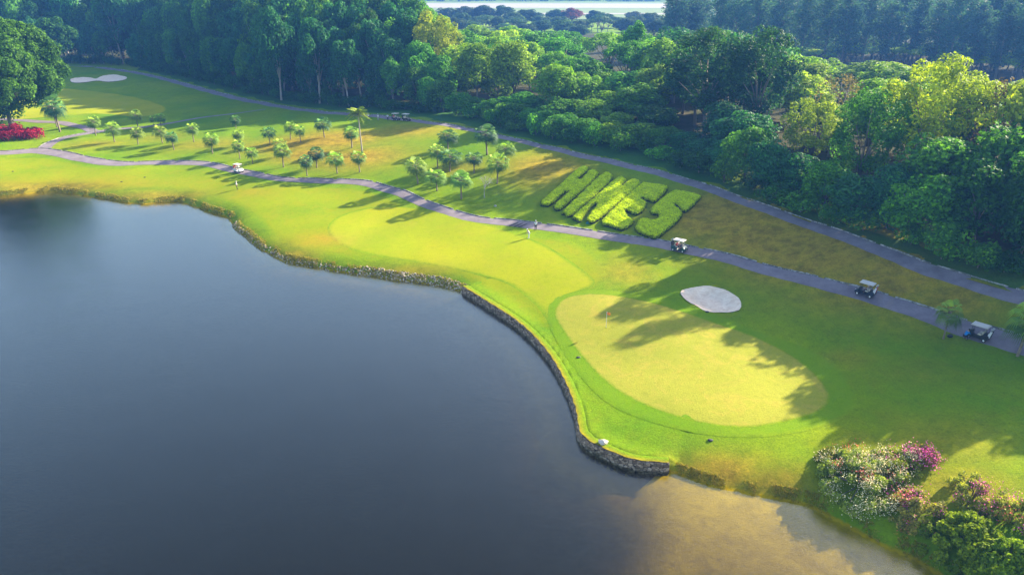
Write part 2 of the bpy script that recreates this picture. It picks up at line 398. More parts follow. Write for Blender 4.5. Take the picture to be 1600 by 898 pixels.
LFAIR = pxpoly([(-80,246),(0,246),(60,245),(100,250),(150,260),(200,263),(300,262),(345,267),(400,281),(500,290),(550,292),(590,299),(640,321),(700,341),(760,354),(830,367),(890,376),(925,392),(945,420),(935,452),(880,500),(850,515),(810,490),(760,457),(700,430),(600,409),(500,398),(430,374),(390,336),(350,316),(300,300),(200,294),(100,288),(0,290),(-80,286)])
sheet('lower_fairway', LFAIR, .015, M['lfair'])
UFAIR = pxpoly([(-60,150),(60,140),(120,140),(200,150),(260,168),(230,182),(150,178),(110,180),(40,186),(-60,190)], 2.5)
sheet('upper_fairway', UFAIR, .04, M['fair'], 2.)
COLLAR = pxpoly([(852,490),(862,468),(890,456),(930,451),(990,457),(1060,471),(1120,490),(1200,521),(1270,545),(1312,575),(1336,610),(1335,640),(1290,665),(1200,682),(1110,680),(1020,660),(950,630),(900,580),(868,530)])
sheet('green_collar', COLLAR, .034, M['collar'], .9)
PG = pxpoly([(866,492),(878,468),(905,460),(940,459),(990,466),(1050,481),(1100,498),(1150,515),(1200,535),(1248,562),(1282,592),(1297,620),(1285,640),(1240,656),(1180,667),(1120,665),(1060,652),(1000,630),(950,600),(915,565),(888,530)])
sheet('putting_green', PG, .042, M['green'], .9)
m, t = newmat('sand'); n = N(t); p = n.geo()
c = n.mix(n.ramp(n.noise(1.2, 5, .6, p, .6), [(.35, 0.), (.65, 1.)]), (.74, .55, .40), (.90, .73, .56))
wv = n.n('ShaderNodeTexWave', wave_type='RINGS'); wv.inputs['Scale'].default_value = .9; wv.inputs['Distortion'].default_value = 6; n.l(p, wv.inputs[0])
c = n.mix(n.math('MULTIPLY', wv.outputs[0], .12), c, (.36, .27, .22))
n.out(n.bsdf(c, .95, n.bump(wv.outputs[0], .25, .05), spec=.1)); M['sand'] = m
for P, dz_ in zip(BW, (.1, .16)): sheet('bunker_sand', P, dz_, M['sand'], .5)
# dark verge grass with shade put into its green, forest floor under the trees
EDGE = [(-500,112),(-200,104),(0,100),(100,98),(150,101),(220,105),(300,122),(400,146),(500,163),(600,169),(700,178),(800,202),(860,215),(950,230),(1050,250),(1120,277),(1200,308),(1300,348),(1400,380),(1500,398),(1600,420),(1720,450),(1900,500)]
eg = G([a for a, b in EDGE], [b for a, b in EDGE]); EW = catmull(eg[:, :2], 1.5)
# ------------------------------------------------------------------ paths
m, t = newmat('asphalt_path'); n = N(t); p = n.geo()
c = n.mix(n.ramp(n.noise(.4, 6, .7, p), [(.35, 0.), (.65, 1.)]), (.155, .125, .14), (.235, .195, .21))
c = n.mix(n.math('MULTIPLY', n.ramp(n.noise(9, 3, .7, p), [(.5, 0.), (.7, 1.)]), .3), c, (.09, .08, .09))
c = n.mix(n.math('MULTIPLY', n.ramp(n.noise(.13, 5, .7, p, 1), [(.55, 0.), (.7, 1.)]), .5), c, (.25, .19, .17))
n.out(n.bsdf(c, .85, n.bump(n.noise(14, 3, .6, p), .3, .02), spec=.25)); M['path'] = m
m, t = newmat('kerb_paint'); n = N(t); p = n.geo()
c = n.mix(n.ramp(n.noise(1.1, 4, .8, p), [(.45, 0.), (.6, 1.)]), (.12, .12, .10), (.42, .40, .38))
n.out(n.bsdf(c, .8)); M['kerb'] = m
def strip(name, pts, mat, dz=.05, step=.8, close=False):
    """pts: (px, py, width m)"""
    g = G([p[0] for p in pts], [p[1] for p in pts]); Q = catmull(np.column_stack([g[:, :2], [p[2] for p in pts]]), step)
    T = np.gradient(Q[:, :2], axis=0); T /= np.linalg.norm(T, axis=1)[:, None]; Nn = np.stack([-T[:, 1], T[:, 0]], 1)
    k = 7; offs = np.linspace(-.5, .5, k); V = []
    rag = .04*np.sin(np.arange(len(Q))*1.7)+.03*np.sin(np.arange(len(Q))*.6)
    for j, o in enumerate(offs):
        xy = Q[:, :2]+Nn*(Q[:, 2:3]*o + (rag[:, None]*np.sign(o) if abs(o) > .4 else 0)); z = height(xy[:, 0], xy[:, 1])+dz*(1 if abs(o) < .4 else .55)
        V.append(np.column_stack([xy, z]))
    V = np.stack(V, 1); nn = len(Q); idx = np.arange(nn*k).reshape(nn, k)
    F = np.stack([idx[:-1, 1:], idx[:-1, :-1], idx[1:, :-1], idx[1:, 1:]], -1).reshape(-1, 4)
    me = mesh_np(name, V.reshape(-1, 3), F, True); link(name, me, mat, kind='structure'); return Q, Nn
def kerb(Q, Nn, side, name, label, i0=0, i1=None, gap=False):
    mb = MB(); i1 = i1 or len(Q)
    xy = Q[:, :2]+Nn*side*(Q[:, 2:3]*.5+.12)
    z = height(xy[:, 0], xy[:, 1])
    for i in range(i0, i1-1):
        if gap and (i*7919) % 11 == 0: continue
        a = xy[i]; b = xy[i+1]; L = math.hypot(*(b-a)); an = math.atan2(b[1]-a[1], b[0]-a[0])
        mb.box(((a[0]+b[0])/2, (a[1]+b[1])/2, (z[i]+z[i+1])/2+.06), (L*.94, .17, .16), Matrix.Rotation(an, 3, 'Z'))
    return link(name, mb.mesh(name), M['kerb'], kind='structure')
PATH1 = [(-80,238,4),(0,239,4),(60,236,4.4),(105,243,3.8),(150,252,3.6),(185,256,3.4),(230,255,3),(300,255,2.8),(340,260,2.6),(400,273,2.6),(450,281,2.6),(500,283,2.6),(545,284,2.6),(585,290,2.6),(620,300,2.6),(650,313,2.6),(685,326,2.6),(720,337,2.6),(760,345,2.7),(810,350,2.8),(850,355,2.7),(900,362,2.6),(950,370,2.6),(1000,377,2.6),(1047,385,2.6),(1100,396,2.6),(1150,408,2.6),(1200,423,2.6),(1250,435,2.6),(1300,448,2.6),(1350,461,2.6),(1400,477,2.6),(1450,493,2.7),(1500,512,2.9),(1550,527,3),(1600,542,3),(1700,572,3)]
Q1, N1 = strip('cart_path', PATH1, M['path'])
kerb(Q1, N1, 1, 'path_kerb', '', gap=True)
PATH2 = [(90,104,3),(130,104,3),(170,108,3),(212,114,3),(250,122,3),(300,136,3),(375,155,3),(400,160,3),(450,169,2.8),(512,177,2.8),(575,181,2.6),(640,188,2.4),(700,196,2.4),(750,206,2.3),(800,218,2.3),(850,230,2.3),(900,242,2.3),(950,252,2.3),(1000,264,2.3),(1075,285,2.3),(1150,311,2.3),(1200,328,2.3),(1275,355,2.3),(1350,382,2.3),(1425,412,2.3),(1500,437,2.3),(1600,466,2.3),(1700,495,2.3)]
Q2, N2 = strip('upper_path', PATH2, M['path'])
kerb(Q2, N2, 1, 'upper_kerb', '', gap=True)
Q3, N3 = strip('side_path', [(70,232,3),(78,225,3),(100,216,3),(130,210,3.2),(150,207,3.2),(185,202,2.6),(225,199,2),(270,192,1.6),(330,182,1.4),(400,173,1.3),(415,171,1.3)], M['path'], .07)
kerb(Q3, N3, 1, 'side_kerb', '', 0, 45)
Q4, N4 = strip('back_path', [(148,206,3),(130,199,3),(110,195,3.2),(85,191,3),(55,190,3),(0,186,3),(-60,182,3)], M['path'], .085)
mb = MB()
for i in range(3):   # speed hump strips over the lower path
    a = g1(797+i*7, 354+i*1.0); b = g1(813+i*7, 346+i*1.0); d = Vector(b-a); an = math.atan2(d.y, d.x)
    mb.box(((a[0]+b[0])/2, (a[1]+b[1])/2, (a[2]+b[2])/2+.08), (3.1, .26, .07), Matrix.Rotation(an, 3, 'Z'))
M['dark'] = simple('dark_rubber', (.03, .03, .035), .8)
link('speed_hump', mb.mesh('hump', bevel=.02), M['dark'], label='dark rubber speed hump strips across the lower cart path by the standing golfers', cat='speed hump')

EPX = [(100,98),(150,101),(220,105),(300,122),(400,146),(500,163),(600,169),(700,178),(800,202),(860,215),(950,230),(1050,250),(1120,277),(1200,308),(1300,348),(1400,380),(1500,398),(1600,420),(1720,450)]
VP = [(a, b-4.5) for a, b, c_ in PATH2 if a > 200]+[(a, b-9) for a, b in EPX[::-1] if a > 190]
_v = G([a for a, b in VP], [b for a, b in VP]); sheet('shade_toned_verge', _v[:, :2], .02, M['floor'], 2.)
# ------------------------------------------------------------------ lake
m, t = newmat('lake_water'); n = N(t)
p = n.geo((1, 1, 1)); pw = n.geo((1.0, 2.2, 1), R(20))
h1 = n.noise(1.6, 5, .62, pw, .4); h2 = n.noise(.22, 3, .5, p); h3 = n.noise(6., 3, .6, pw)
hh = n.math('ADD', n.math('MULTIPLY', h1, n.math('ADD', n.math('MULTIPLY', h2, 1.1), .25)), n.math('MULTIPLY', h3, .22))
nm = n.bump(hh, .65, .045)
fr = n.n('ShaderNodeLayerWeight', i0=.5); n.l(nm, fr.inputs[1]); frf = n.math('ADD', n.math('MULTIPLY', n.math('POWER', fr.outputs['Facing'], 2.9), 1.0), .015)
gl = n.n('ShaderNodeBsdfGlossy'); gl.inputs['Roughness'].default_value = .015; gl.inputs[0].default_value = (1, .96, .88, 1); n.l(nm, gl.inputs['Normal'])
tr = n.n('ShaderNodeBsdfTransparent', i0=(.93, .95, .9, 1)); df = n.n('ShaderNodeBsdfDiffuse', i0=(.07, .075, .03, 1))
b1 = n.n('ShaderNodeMixShader', i0=.045); n.l(tr.outputs[0], b1.inputs[1]); n.l(df.outputs[0], b1.inputs[2])
b2 = n.n('ShaderNodeMixShader'); bf = n.n('ShaderNodeNewGeometry'); n.l(n.math('MULTIPLY', frf, n.math('SUBTRACT', 1., bf.outputs['Backfacing'])), b2.inputs[0]); n.l(b1.outputs[0], b2.inputs[1]); n.l(gl.outputs[0], b2.inputs[2])
va = n.n('ShaderNodeVolumeAbsorption'); va.inputs[0].default_value = (.55, .5, .22, 1); va.inputs[1].default_value = 1.2
n.out(b2.outputs[0], va.outputs[0]); M['water'] = m
WP = LAKE.copy()
sheetpoly = []
for i in range(len(LAKE)):
    a, b, c3 = LAKE[i-1], LAKE[i], LAKE[(i+1) % len(LAKE)]; d = c3-a; d = d/np.linalg.norm(d); off = np.array([-d[1], d[0]])
    e = b+off*.6
    if sdist([e[0]], [e[1]], LAKE)[0] < 0: e = b-off*.6
    sheetpoly.append(e)
me = mesh_np('lake', np.column_stack([np.array(sheetpoly), np.zeros(len(sheetpoly))]), [tuple(range(len(sheetpoly)))])
bm = bmesh.new(); bm.from_mesh(me); bmesh.ops.triangulate(bm, faces=bm.faces); bmesh.ops.recalc_face_normals(bm, faces=bm.faces)
if sum(f.normal.z*f.calc_area() for f in bm.faces) < 0: bmesh.ops.reverse_faces(bm, faces=bm.faces)
bm.to_mesh(me); bm.free()
link('lake', me, M['water'], kind='structure')
# ------------------------------------------------------------------ retaining wall
m, t = newmat('stone_wall'); n = N(t); p = n.geo((1, 1, 1.4))
vo = n.n('ShaderNodeTexVoronoi'); vo.inputs['Scale'].default_value = 2.6; n.l(p, vo.inputs[0])
ve = n.n('ShaderNodeTexVoronoi', feature='DISTANCE_TO_EDGE'); ve.inputs['Scale'].default_value = 2.6; n.l(p, ve.inputs[0])
c = n.mix(n.ramp(vo.outputs['Color'], [(.2, 0.), (.8, 1.)]), (.13, .09, .055), (.38, .29, .20))
c = n.mix(n.math('MULTIPLY', n.ramp(n.noise(.8, 5, .7, p), [(.5, 0.), (.65, 1.)]), .5), c, (.05, .06, .02))
c = n.mix(n.ramp(ve.outputs[0], [(.02, 1.), (.07, 0.)]), c, (.02, .015, .012))
n.out(n.bsdf(c, .9, n.bump(ve.outputs[0], .8, .15))); M['wall'] = m
Pw = catmull(shW, .35)
T = np.gradient(Pw, axis=0); T /= np.linalg.norm(T, axis=1)[:, None]; Nw = np.stack([-T[:, 1], T[:, 0]], 1)
if sdist([Pw[10, 0]+Nw[10, 0]], [Pw[10, 1]+Nw[10, 1]], LAKE)[0] < 0: Nw = -Nw
topz = rbf(Pw[:, 0]+Nw[:, 0], Pw[:, 1]+Nw[:, 1])
V = []; prof = [(-.12, -1.2), (-.10, -.1), (-.06, .25), (-.02, .5), (0, .75), (.04, .97), (.12, 1.), (.5, 1.), (.85, 1.)]
for i in range(len(Pw)):
    for j, (o, zz) in enumerate(prof):
        r = RNG.uniform(-.07, .07) if j < 6 else 0
        z = zz if zz < 0 else zz*(topz[i]-.03) + (RNG.uniform(-.05, .03) if 4 < j < 7 else 0)
        V.append((Pw[i, 0]+Nw[i, 0]*(o+r), Pw[i, 1]+Nw[i, 1]*(o+r), z))
k = len(prof); idx = np.arange(len(V)).reshape(-1, k)
F = np.stack([idx[:-1, :-1], idx[:-1, 1:], idx[1:, 1:], idx[1:, :-1]], -1).reshape(-1, 4)
me = mesh_np('retaining_wall', V, [tuple(f) for f in F]+[tuple(idx[0]), tuple(idx[-1][::-1])])
bm = bmesh.new(); bm.from_mesh(me); bmesh.ops.recalc_face_normals(bm, faces=bm.faces); bm.to_mesh(me); bm.free()
link('retaining_wall', me, M['wall'], label='low dark stone retaining wall curving along the lake edge below the green', cat='wall')
offs = [.14, .35, .6, .85, 1.15]; V = []
for j, o in enumerate(offs):
    oo = o+(.05*np.sin(np.arange(len(Pw))*1.3) if j == 0 else 0)
    xy = Pw+Nw*(oo[:, None] if hasattr(oo, '__len__') else oo)
    V.append(np.column_stack([xy, (topz+.03 if j < 3 else np.maximum(height(xy[:, 0], xy[:, 1]), topz-.1)+(.03 if j < 4 else -.03))]))
V = np.stack(V, 1); idx = np.arange(V.shape[0]*5).reshape(-1, 5)
F = np.stack([idx[:-1, 1:], idx[:-1, :-1], idx[1:, :-1], idx[1:, 1:]], -1).reshape(-1, 4)
me = mesh_np('wall_verge', V.reshape(-1, 3), F, True); attr(me, 'dry', np.tile([.9, .5, .2, 0, 0], len(Pw)))
link('wall_verge', me, M['ground'], kind='structure')

# ================================================================== FOLIAGE
def foliage_mat(name, base, trans=.35, hi=1.7, lo=.55, rough=.6, usecol=True, warm=(1.25, 1.1, .6)):
    m, t = newmat(name); n = N(t)
    a = n.attr('tint')
    if usecol:
        oi = n.n('ShaderNodeObjectInfo'); src = oi.outputs['Color']
    else: src = None
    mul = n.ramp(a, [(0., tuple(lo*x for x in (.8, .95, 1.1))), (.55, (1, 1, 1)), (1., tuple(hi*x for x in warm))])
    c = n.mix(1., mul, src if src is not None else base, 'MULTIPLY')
    d = n.bsdf(c, rough, spec=.08)
    tl = n.n('ShaderNodeBsdfTranslucent'); n.l(n.mix(1., c, (1.2, 1.25, .5), 'MULTIPLY'), tl.inputs[0])
    mx = n.n('ShaderNodeMixShader', i0=trans); n.l(d, mx.inputs[1]); n.l(tl.outputs[0], mx.inputs[2])
    n.out(mx.outputs[0]); return m
M['leaf'] = foliage_mat('tree_leaf', (.06, .1, .02))
M['bark'] = simple('bark', (.20, .16, .12), .9, var=.35, scale=3)
M['bark_pale'] = simple('bark_pale', (.36, .31, .25), .9, var=.3, scale=3)
def unit(v): return v/(np.linalg.norm(v, axis=-1, keepdims=True)+1e-9)
def leaf_quads(C, Nv, size, rng, jit=.6, aspect=.62):
    """rhombic leaf sprays at C facing roughly Nv"""
    n = len(C); Nn = unit(Nv + rng.normal(0, jit, (n, 3)))
    a = unit(np.cross(Nn, rng.normal(0, 1, (n, 3)))); b = np.cross(Nn, a)
    s = np.broadcast_to(np.asarray(size, float).reshape(-1, 1), (n, 1))
    V = np.stack([C-a*s, C+b*s*aspect+Nn*s*.12, C+a*s, C-b*s*aspect+Nn*s*.12], 1).reshape(-1, 3)
    return V, np.arange(4*n).reshape(n, 4)
def crown_mesh(name, lobes, per, size, rng, up=.25, jit=.55, shell=.75):
    Vs = []; T = []
    for (c, r) in lobes:
        r = np.asarray(r, float)*np.ones(3)
        k = int(per*(r.mean()/1.8)**2*rng.uniform(.8, 1.2)); d = unit(rng.normal(0, 1, (k, 3)) + [0, 0, up])
        rad = (shell+(1-shell)*rng.random((k, 1))**.5)*(1+.22*np.sin(d[:, :1]*5+c[0])*np.sin(d[:, 1:2]*4+c[1])*np.cos(d[:, 2:3]*3+c[2]))
        P = np.array(c)+d*r*rad
        V, _ = leaf_quads(P, d+[0, 0, .25], rng.uniform(.6, 1.25, k)*size, rng, jit); Vs.append(V)
        T.append(np.repeat(np.clip(rng.normal(.48+rng.uniform(-.26, .26), .17, k), 0, 1), 4))
    V = np.concatenate(Vs); n = len(V)//4
    me = mesh_np(name, V, np.arange(4*n).reshape(n, 4)); attr(me, 'tint', np.concatenate(T)); return me
def lobes_round(rng, H, R, z0, n, rl=(1.2, 2.4), flat=1., hollow=.45):
    L = []; cz = (H+z0)/2; hz = (H-z0)/2
    while len(L) < n:
        d = unit(rng.normal(0, 1, 3)); q = rng.uniform(hollow, 1)**.6
        r = rng.uniform(*rl); 
        w = 1+.22*math.sin(3*math.atan2(d[1], d[0])+H)+.12*math.sin(5*math.atan2(d[1], d[0]))
        c = np.array([d[0]*(R-r*.7)*q*w, d[1]*(R-r*.7)*q*w, cz+d[2]*(hz-r*.6)*q])
        if d[2] < -.5 and rng.random() < .6: continue
        L.append((c, (r, r, r*flat)))
    return L
def trunk_mesh(name, H, z1, R, rng, rad=.35, nb=9, z0=None, lean=.6):
    mb = MB(); x = rng.uniform(-lean, lean); y = rng.uniform(-lean, lean); z0 = z0 or z1*.55
    tops = (x, y, z0)
    mb.tube([(0, 0, -.6), (0, 0, .3), (x*.4, y*.4, z0*.5), tops], [rad*1.5, rad*1.1, rad*.85, rad*.7], 9)
    for k in range(nb):
        a = 2*math.pi*(k+rng.random()*.6)/nb; rr = R*rng.uniform(.35, .8); zt = z0+(H-z0)*rng.uniform(.35, .9)
        zs = z0*rng.uniform(.75, 1.); m1 = (x+math.cos(a)*rr*.35, y+math.sin(a)*rr*.35, zs+(zt-zs)*.5)
        mb.tube([(x*zs/z0, y*zs/z0, zs-.2), m1, (x+math.cos(a)*rr, y+math.sin(a)*rr, zt)], [rad*.5, rad*.33, rad*.09], 6)
    return mb.mesh(name, True)
PROTO = {}
def reg(kind, crown, trunk, H, Rr): PROTO.setdefault(kind, []).append((crown, trunk, H, Rr))
for s in range(4):
    r = np.random.default_rng(100+s)
    reg('round', crown_mesh('crown', lobes_round(r, 20, 6.5, 5.5, 58), 120, .40, r), trunk_mesh('trunk', 18, 10, 6, r), 20, 6.5)
for s in range(4):   # foliage hanging almost to the ground, for the edge of the wood
    r = np.random.default_rng(200+s)
    L = lobes_round(r, 14, 5.2, .6, 62, (1.0, 2.0), 1., .6)
    reg('draped', crown_mesh('crown', L, 130, .34, r, .1), trunk_mesh('trunk', 12, 6, 5, r, .25), 14, 5.2)
for s in range(2):   # big crowns close enough to need finer sprays
    r = np.random.default_rng(150+s)
    reg('dense', crown_mesh('crown', lobes_round(r, 20, 6.5, 4.5, 74, (.8, 1.7), 1., .7), 270, .25, r), trunk_mesh('trunk', 18, 10, 6, r), 20, 6.5)
for s in range(3):   # flat spreading crowns
    r = np.random.default_rng(300+s); L = []
    for k in range(60):
        a = r.uniform(0, 6.28); q = r.random()**.5; q2 = q*8.
        L.append(((math.cos(a)*q2, math.sin(a)*q2, 12.2-2.2*q*q+r.uniform(-.9, .5)), (r.uniform(1.2, 2.2),)*2+(.8,)))
    reg('flat', crown_mesh('crown', L, 110, .34, r, .5, .4), trunk_mesh('trunk', 12.5, 9, 8, r, .35, 11), 13.5, 9)
for s in range(3):   # feathery tall dark trees
    r = np.random.default_rng(400+s); mb = MB(); Vs = []; T = []
    mb.tube([(0, 0, -.5), (.1, .1, 8), (.3*r.normal(), .3*r.normal(), 20), (.5*r.normal(), .5*r.normal(), 31)], [.42, .32, .2, .04], 8)
    for k in range(64):
        z = 5+25*(k/64)**.9; a = r.uniform(0, 6.28); l = (5.2-4*abs((z-16)/17))*r.uniform(.6, 1.15); rise = l*r.uniform(.5, 1.1)
        e = np.array([math.cos(a)*l, math.sin(a)*l, z+rise]); b = np.array([0, 0, z])
        mb.tube([b, (b+e)/2+[0, 0, -.3], e], [.09, .06, .02], 5, False)
        kk = int(62*l/4); tt = r.random((kk, 1))**.6; P = b+(e-b)*tt+r.normal(0, .55+.2*l/4, (kk, 3))
        V, _ = leaf_quads(P, r.normal(0, 1, (kk, 3))*[1, 1, .2], r.uniform(.35, .75, kk), r, .4, .3); Vs.append(V); T.append(np.repeat(np.clip(r.normal(.45, .15, kk), 0, 1), 4))
    V = np.concatenate(Vs); me = mesh_np('crown', V, np.arange(len(V)).reshape(-1, 4)); attr(me, 'tint', np.concatenate(T))
    reg('feather', me, mb.mesh('trunk', True), 31, 5)
for s in range(3):
    r = np.random.default_rng(500+s)
    reg('shrub', crown_mesh('crown', lobes_round(r, 4.6, 3.2, .1, 30, (.7, 1.3), 1., .5), 150, .25, r, .2), trunk_mesh('stem', 3.5, 1.5, 2.2, r, .08, 7), 4.6, 3.2)
for s in range(2):   # thin brownish crowns with the limbs showing
    r = np.random.default_rng(600+s)
    reg('sparse', crown_mesh('crown', lobes_round(r, 17, 6., 7, 40, (.8, 1.5), 1., .6), 70, .26, r), trunk_mesh('trunk', 17, 8, 6.5, r, .3, 22), 17, 6)
TREES = []
def top_abs(x, y, py):
    vf = (py-449)/FPX; return CAM_H - y*(ST+vf*CT)/(CT-vf*ST)
def plant(kind, x, y, h, r, color, name='forest_tree', bark='bark', rz=None, var=None, label=None, cat='tree', group=None, z=None):
    P = PROTO[kind]; cm, tm, H0, R0 = P[var if var is not None else random.randrange(len(P))]
    z = float(height(x, y)[0]) if z is None else z
    root = empty(name, (x, y, z), random.uniform(0, 6.28) if rz is None else rz, (r/R0, r/R0, h/H0), label=label, cat=cat, group=group)
    if not tm.materials: tm.materials.append(M['bark'])
    if not cm.materials: cm.materials.append(M['leaf'])
    to = link('stem' if kind == 'shrub' else 'trunk', tm, None, root); to.material_slots[0].link = 'OBJECT'; to.material_slots[0].material = M[bark]
    co = link('crown' if kind != 'shrub' else 'foliage', cm, None, root); co.color = (*color, 1)
    return root
def jc(c, a=.22):
    k = 1+random.uniform(-a, a); return tuple(max(.004, x*k*(1+random.uniform(-.1, .1))) for x in c)
DARK = (.036, .115, .014); MID = (.088, .24, .018); LIGHT = (.17, .33, .014); YEL = (.34, .42, .010); TEAL = (.036, .145, .045); BROWN = (.16, .13, .05)
PXS = [100, 400, 600, 650, 680, 760, 850, 950, 1050, 1150, 1230, 1300, 1430, 1500, 1600, 1800]
DS = [4, 15, 30, 50, 80, 120, 170]
TT = [[30,60,80,105,120,150,170,200,205,200,225,250,250,235,225,250],
      [-20,-20,10,35,70,95,120,145,145,130,180,195,180,170,160,170],
      [-60,-50,-20,0,15,70,85,105,90,60,130,150,120,140,150,160],
      [-60,-60,-30,-15,20,60,60,70,50,40,95,140,115,145,150,150],
      [-60,-60,-30,20,45,50,52,58,45,45,90,105,100,130,140,140],
      [-60,-60,-30,30,42,46,46,50,50,55,88,92,95,125,130,130],
      [-60,-60,0,35,42,46,46,50,50,60,86,90,95,122,128,128]]
TT = np.array(TT, float)
def pytop(px, d):
    col = [np.interp(px, PXS, TT[i]) + (0 if px < 1660 else 25) for i in range(len(DS))]; return float(np.interp(d, DS, col))
# arc-length parametrisation of the wood's edge
el = np.concatenate([[0], np.cumsum(np.linalg.norm(np.diff(EW, axis=0), axis=1))])
def edge_at(s, d):
    i = int(np.searchsorted(el, s)); i = min(max(i, 3), len(EW)-4); tdir = EW[i+3]-EW[i-3]; tdir = tdir/np.linalg.norm(tdir)
    nn = np.array([-tdir[1], tdir[0]]); nn = nn if nn[1] > 0 or nn[0] > 0 else -nn
    return EW[i]+nn*d
rowdef = [(3, 6.2), (11, 8.2), (21, 9.), (33, 10.), (46, 11.), (60, 12.), (76, 13.), (94, 14), (112, 15), (132, 16), (155, 17), (180, 18), (206, 20)]
occ = []
SPECIAL = [ # px crown centre x, crown top py, base depth py(ground), radius, kind, colour, label
 (1432,76,303,8.,'dense',YEL,'bright yellow-green broad tree standing out of the wood, tallest light crown at upper right'),
 (682,12,150,8.,'dense',(.28,.33,.015),'tall yellow-leaved tree at the top of the wood, left of the open field'),
 (1100,42,215,10,'dense',(.036,.10,.030),'very large dark broad tree rising above the wood right of the open field'),
 (1175,40,225,8,'dense',(.034,.10,.040),'large dark tree just right of the tallest dark crown, upper right'),
 (990,35,150,5.5,'round',(.07,.22,.02),'upright mid green tree standing above the canopy right of the red-leaved tree'),
 (1295,112,245,6,'sparse',BROWN,'thin brownish half-bare tree between bright crowns, right part of the wood'),
 (1520,118,300,6,'sparse',(.09,.07,.055),'bare grey-brown tree right of the bright yellow-green tree'),
 (1570,120,315,9,'flat',(.26,.33,.015),'flat yellow-green canopy near the right edge of the photo'),
 (1262,142,275,5.5,'dense',(.24,.32,.02),'rounded yellow-green tree left below the thin brownish tree'),
 (1335,138,310,6,'dense',(.08,.22,.02),'fresh green domed tree right of the rounded yellow-green one'),
  (192,-60,100,7,'round',TEAL,'pale-trunked tall tree at the shaded wood edge above the far bunker'),
 (440,10,157,6,'round',TEAL,'tall tree with slim pale trunk at the wood edge left of the tall palm'),
 (500,25,162,6,'round',TEAL,'tall tree with straight pale trunk at the wood edge just left of the tall palm'),
 (545,60,166,5,'round',TEAL,'tall tree with thin pale trunk in the wood edge directly above the tall palm'),
 (870,100,190,6,'round',LIGHT,'sunlit light green tree in the middle of the wood below the red-leaved tree'),
 (800,60,170,7,'round',(.18,.29,.015),'sunlit yellow-green crown near the open field, centre of the wood top'),
 (745,65,165,6.5,'round',(.16,.28,.015),'light green crown right of the tall yellow-leaved tree'),
 (95,25,112,8,'round',DARK,'dark tree at upper left just behind the big broad tree'),
]
for (px, pt, pb, r, kind, colr, lab) in SPECIAL:
    g = g1(px, pb); h = top_abs(g[0], g[1], pt)-g[2]
    plant(kind, g[0], g[1], min(max(h, 6), 36), r, colr, label=lab, group=None, bark='bark_pale' if 'pale' in lab else 'bark'); occ.append((g[0], g[1], r*.8))
def zone_colour(px, d):
    u = random.random()
    if px < 650: return jc(TEAL if u < .35 else DARK if u < .75 else MID)
    if px < 1040:
        if d > 18: return jc(LIGHT if u < .45 else YEL if u < .58 else MID)
        return jc(MID if u < .55 else DARK if u < .8 else LIGHT)
    if px < 1230: return jc(TEAL if u < .4 else DARK if u < .7 else MID)
    if d > 42: return jc((.20, .33, .012) if u < .75 else YEL if u < .93 else MID)
    if d > 18: return jc(MID if u < .5 else LIGHT if u < .72 else TEAL if u < .94 else BROWN)
    return jc(MID if u < .4 else DARK if u < .7 else TEAL)
nf = 0
for (d0, sp) in rowdef:
    s = 2.+sp*random.random()
    while s < el[-1]-2:
        d = d0+random.uniform(-.28, .28)*sp; s += sp*random.uniform(.85, 1.18)
        p = edge_at(s, d); x, y = p
        if y > 540 or y < 60: continue
        z = float(height(x, y)[0]); px, py = project(x, y, z)
        k = sp*(.42 if d0 < 60 else .38)
        if px < -30 or px > 1830: continue
        if px < 640 and d0 > 46: continue
        if px > 1640 and d0 > 50: continue
        if px > 1230 and d0 > 112: continue
        if 640 <= px < 1040 and d0 > 120: continue
        if any((x-a)**2+(y-b)**2 < (c+k*.55)**2 for a, b, c in occ): continue
        pt = pytop(px, d)+random.uniform(-9, 12); h = min(max(top_abs(x, y, pt)-z, 5.5), 35)
        if px < 640: h *= random.uniform(.88, 1.06)
        if px > 1230 and d0 > 50: h = max(h, 10.5)+random.uniform(-.6, .8)
        if d0 == 3 and px > 640: h = max(h*random.uniform(.8, 1.1), 5)
        rr = sp*random.uniform(.62, .80)
        kind = 'draped' if d0 < 8 or (d0 < 25 and random.random() < .5) else ('flat' if (px > 1230 and d0 > 40 and random.random() < .65) or (640 < px < 1040 and d0 > 25 and random.random() < .3) else 'round')
        if px < 640 and d0 < 8: kind = 'round' if random.random() < .45 else 'draped'
        if kind == 'draped' and h > 18: rr *= 1.15
        root = plant(kind, x, y, h, rr, zone_colour(px, d), bark='bark_pale' if px < 640 else 'bark')
        TREES.append((root, d0, px, kind)); occ.append((x, y, k)); nf += 1
# shrubs along the foot of the wood
s = 3.
while s < el[-1]-3:
    s += random.uniform(3.6, 7.5); p = edge_at(s, random.uniform(-2.2, .8)); z = float(height(*p)[0]); px, py = project(p[0], p[1], z)
    if px < 90 or px > 1640: continue
    root = plant('shrub', p[0], p[1], random.uniform(2.4, 5.5), random.uniform(2., 3.6), jc(MID if px > 700 and random.random() < .6 else DARK), name='edge_shrub', cat='shrub')
    TREES.append((root, -1, px, 'shrub'))
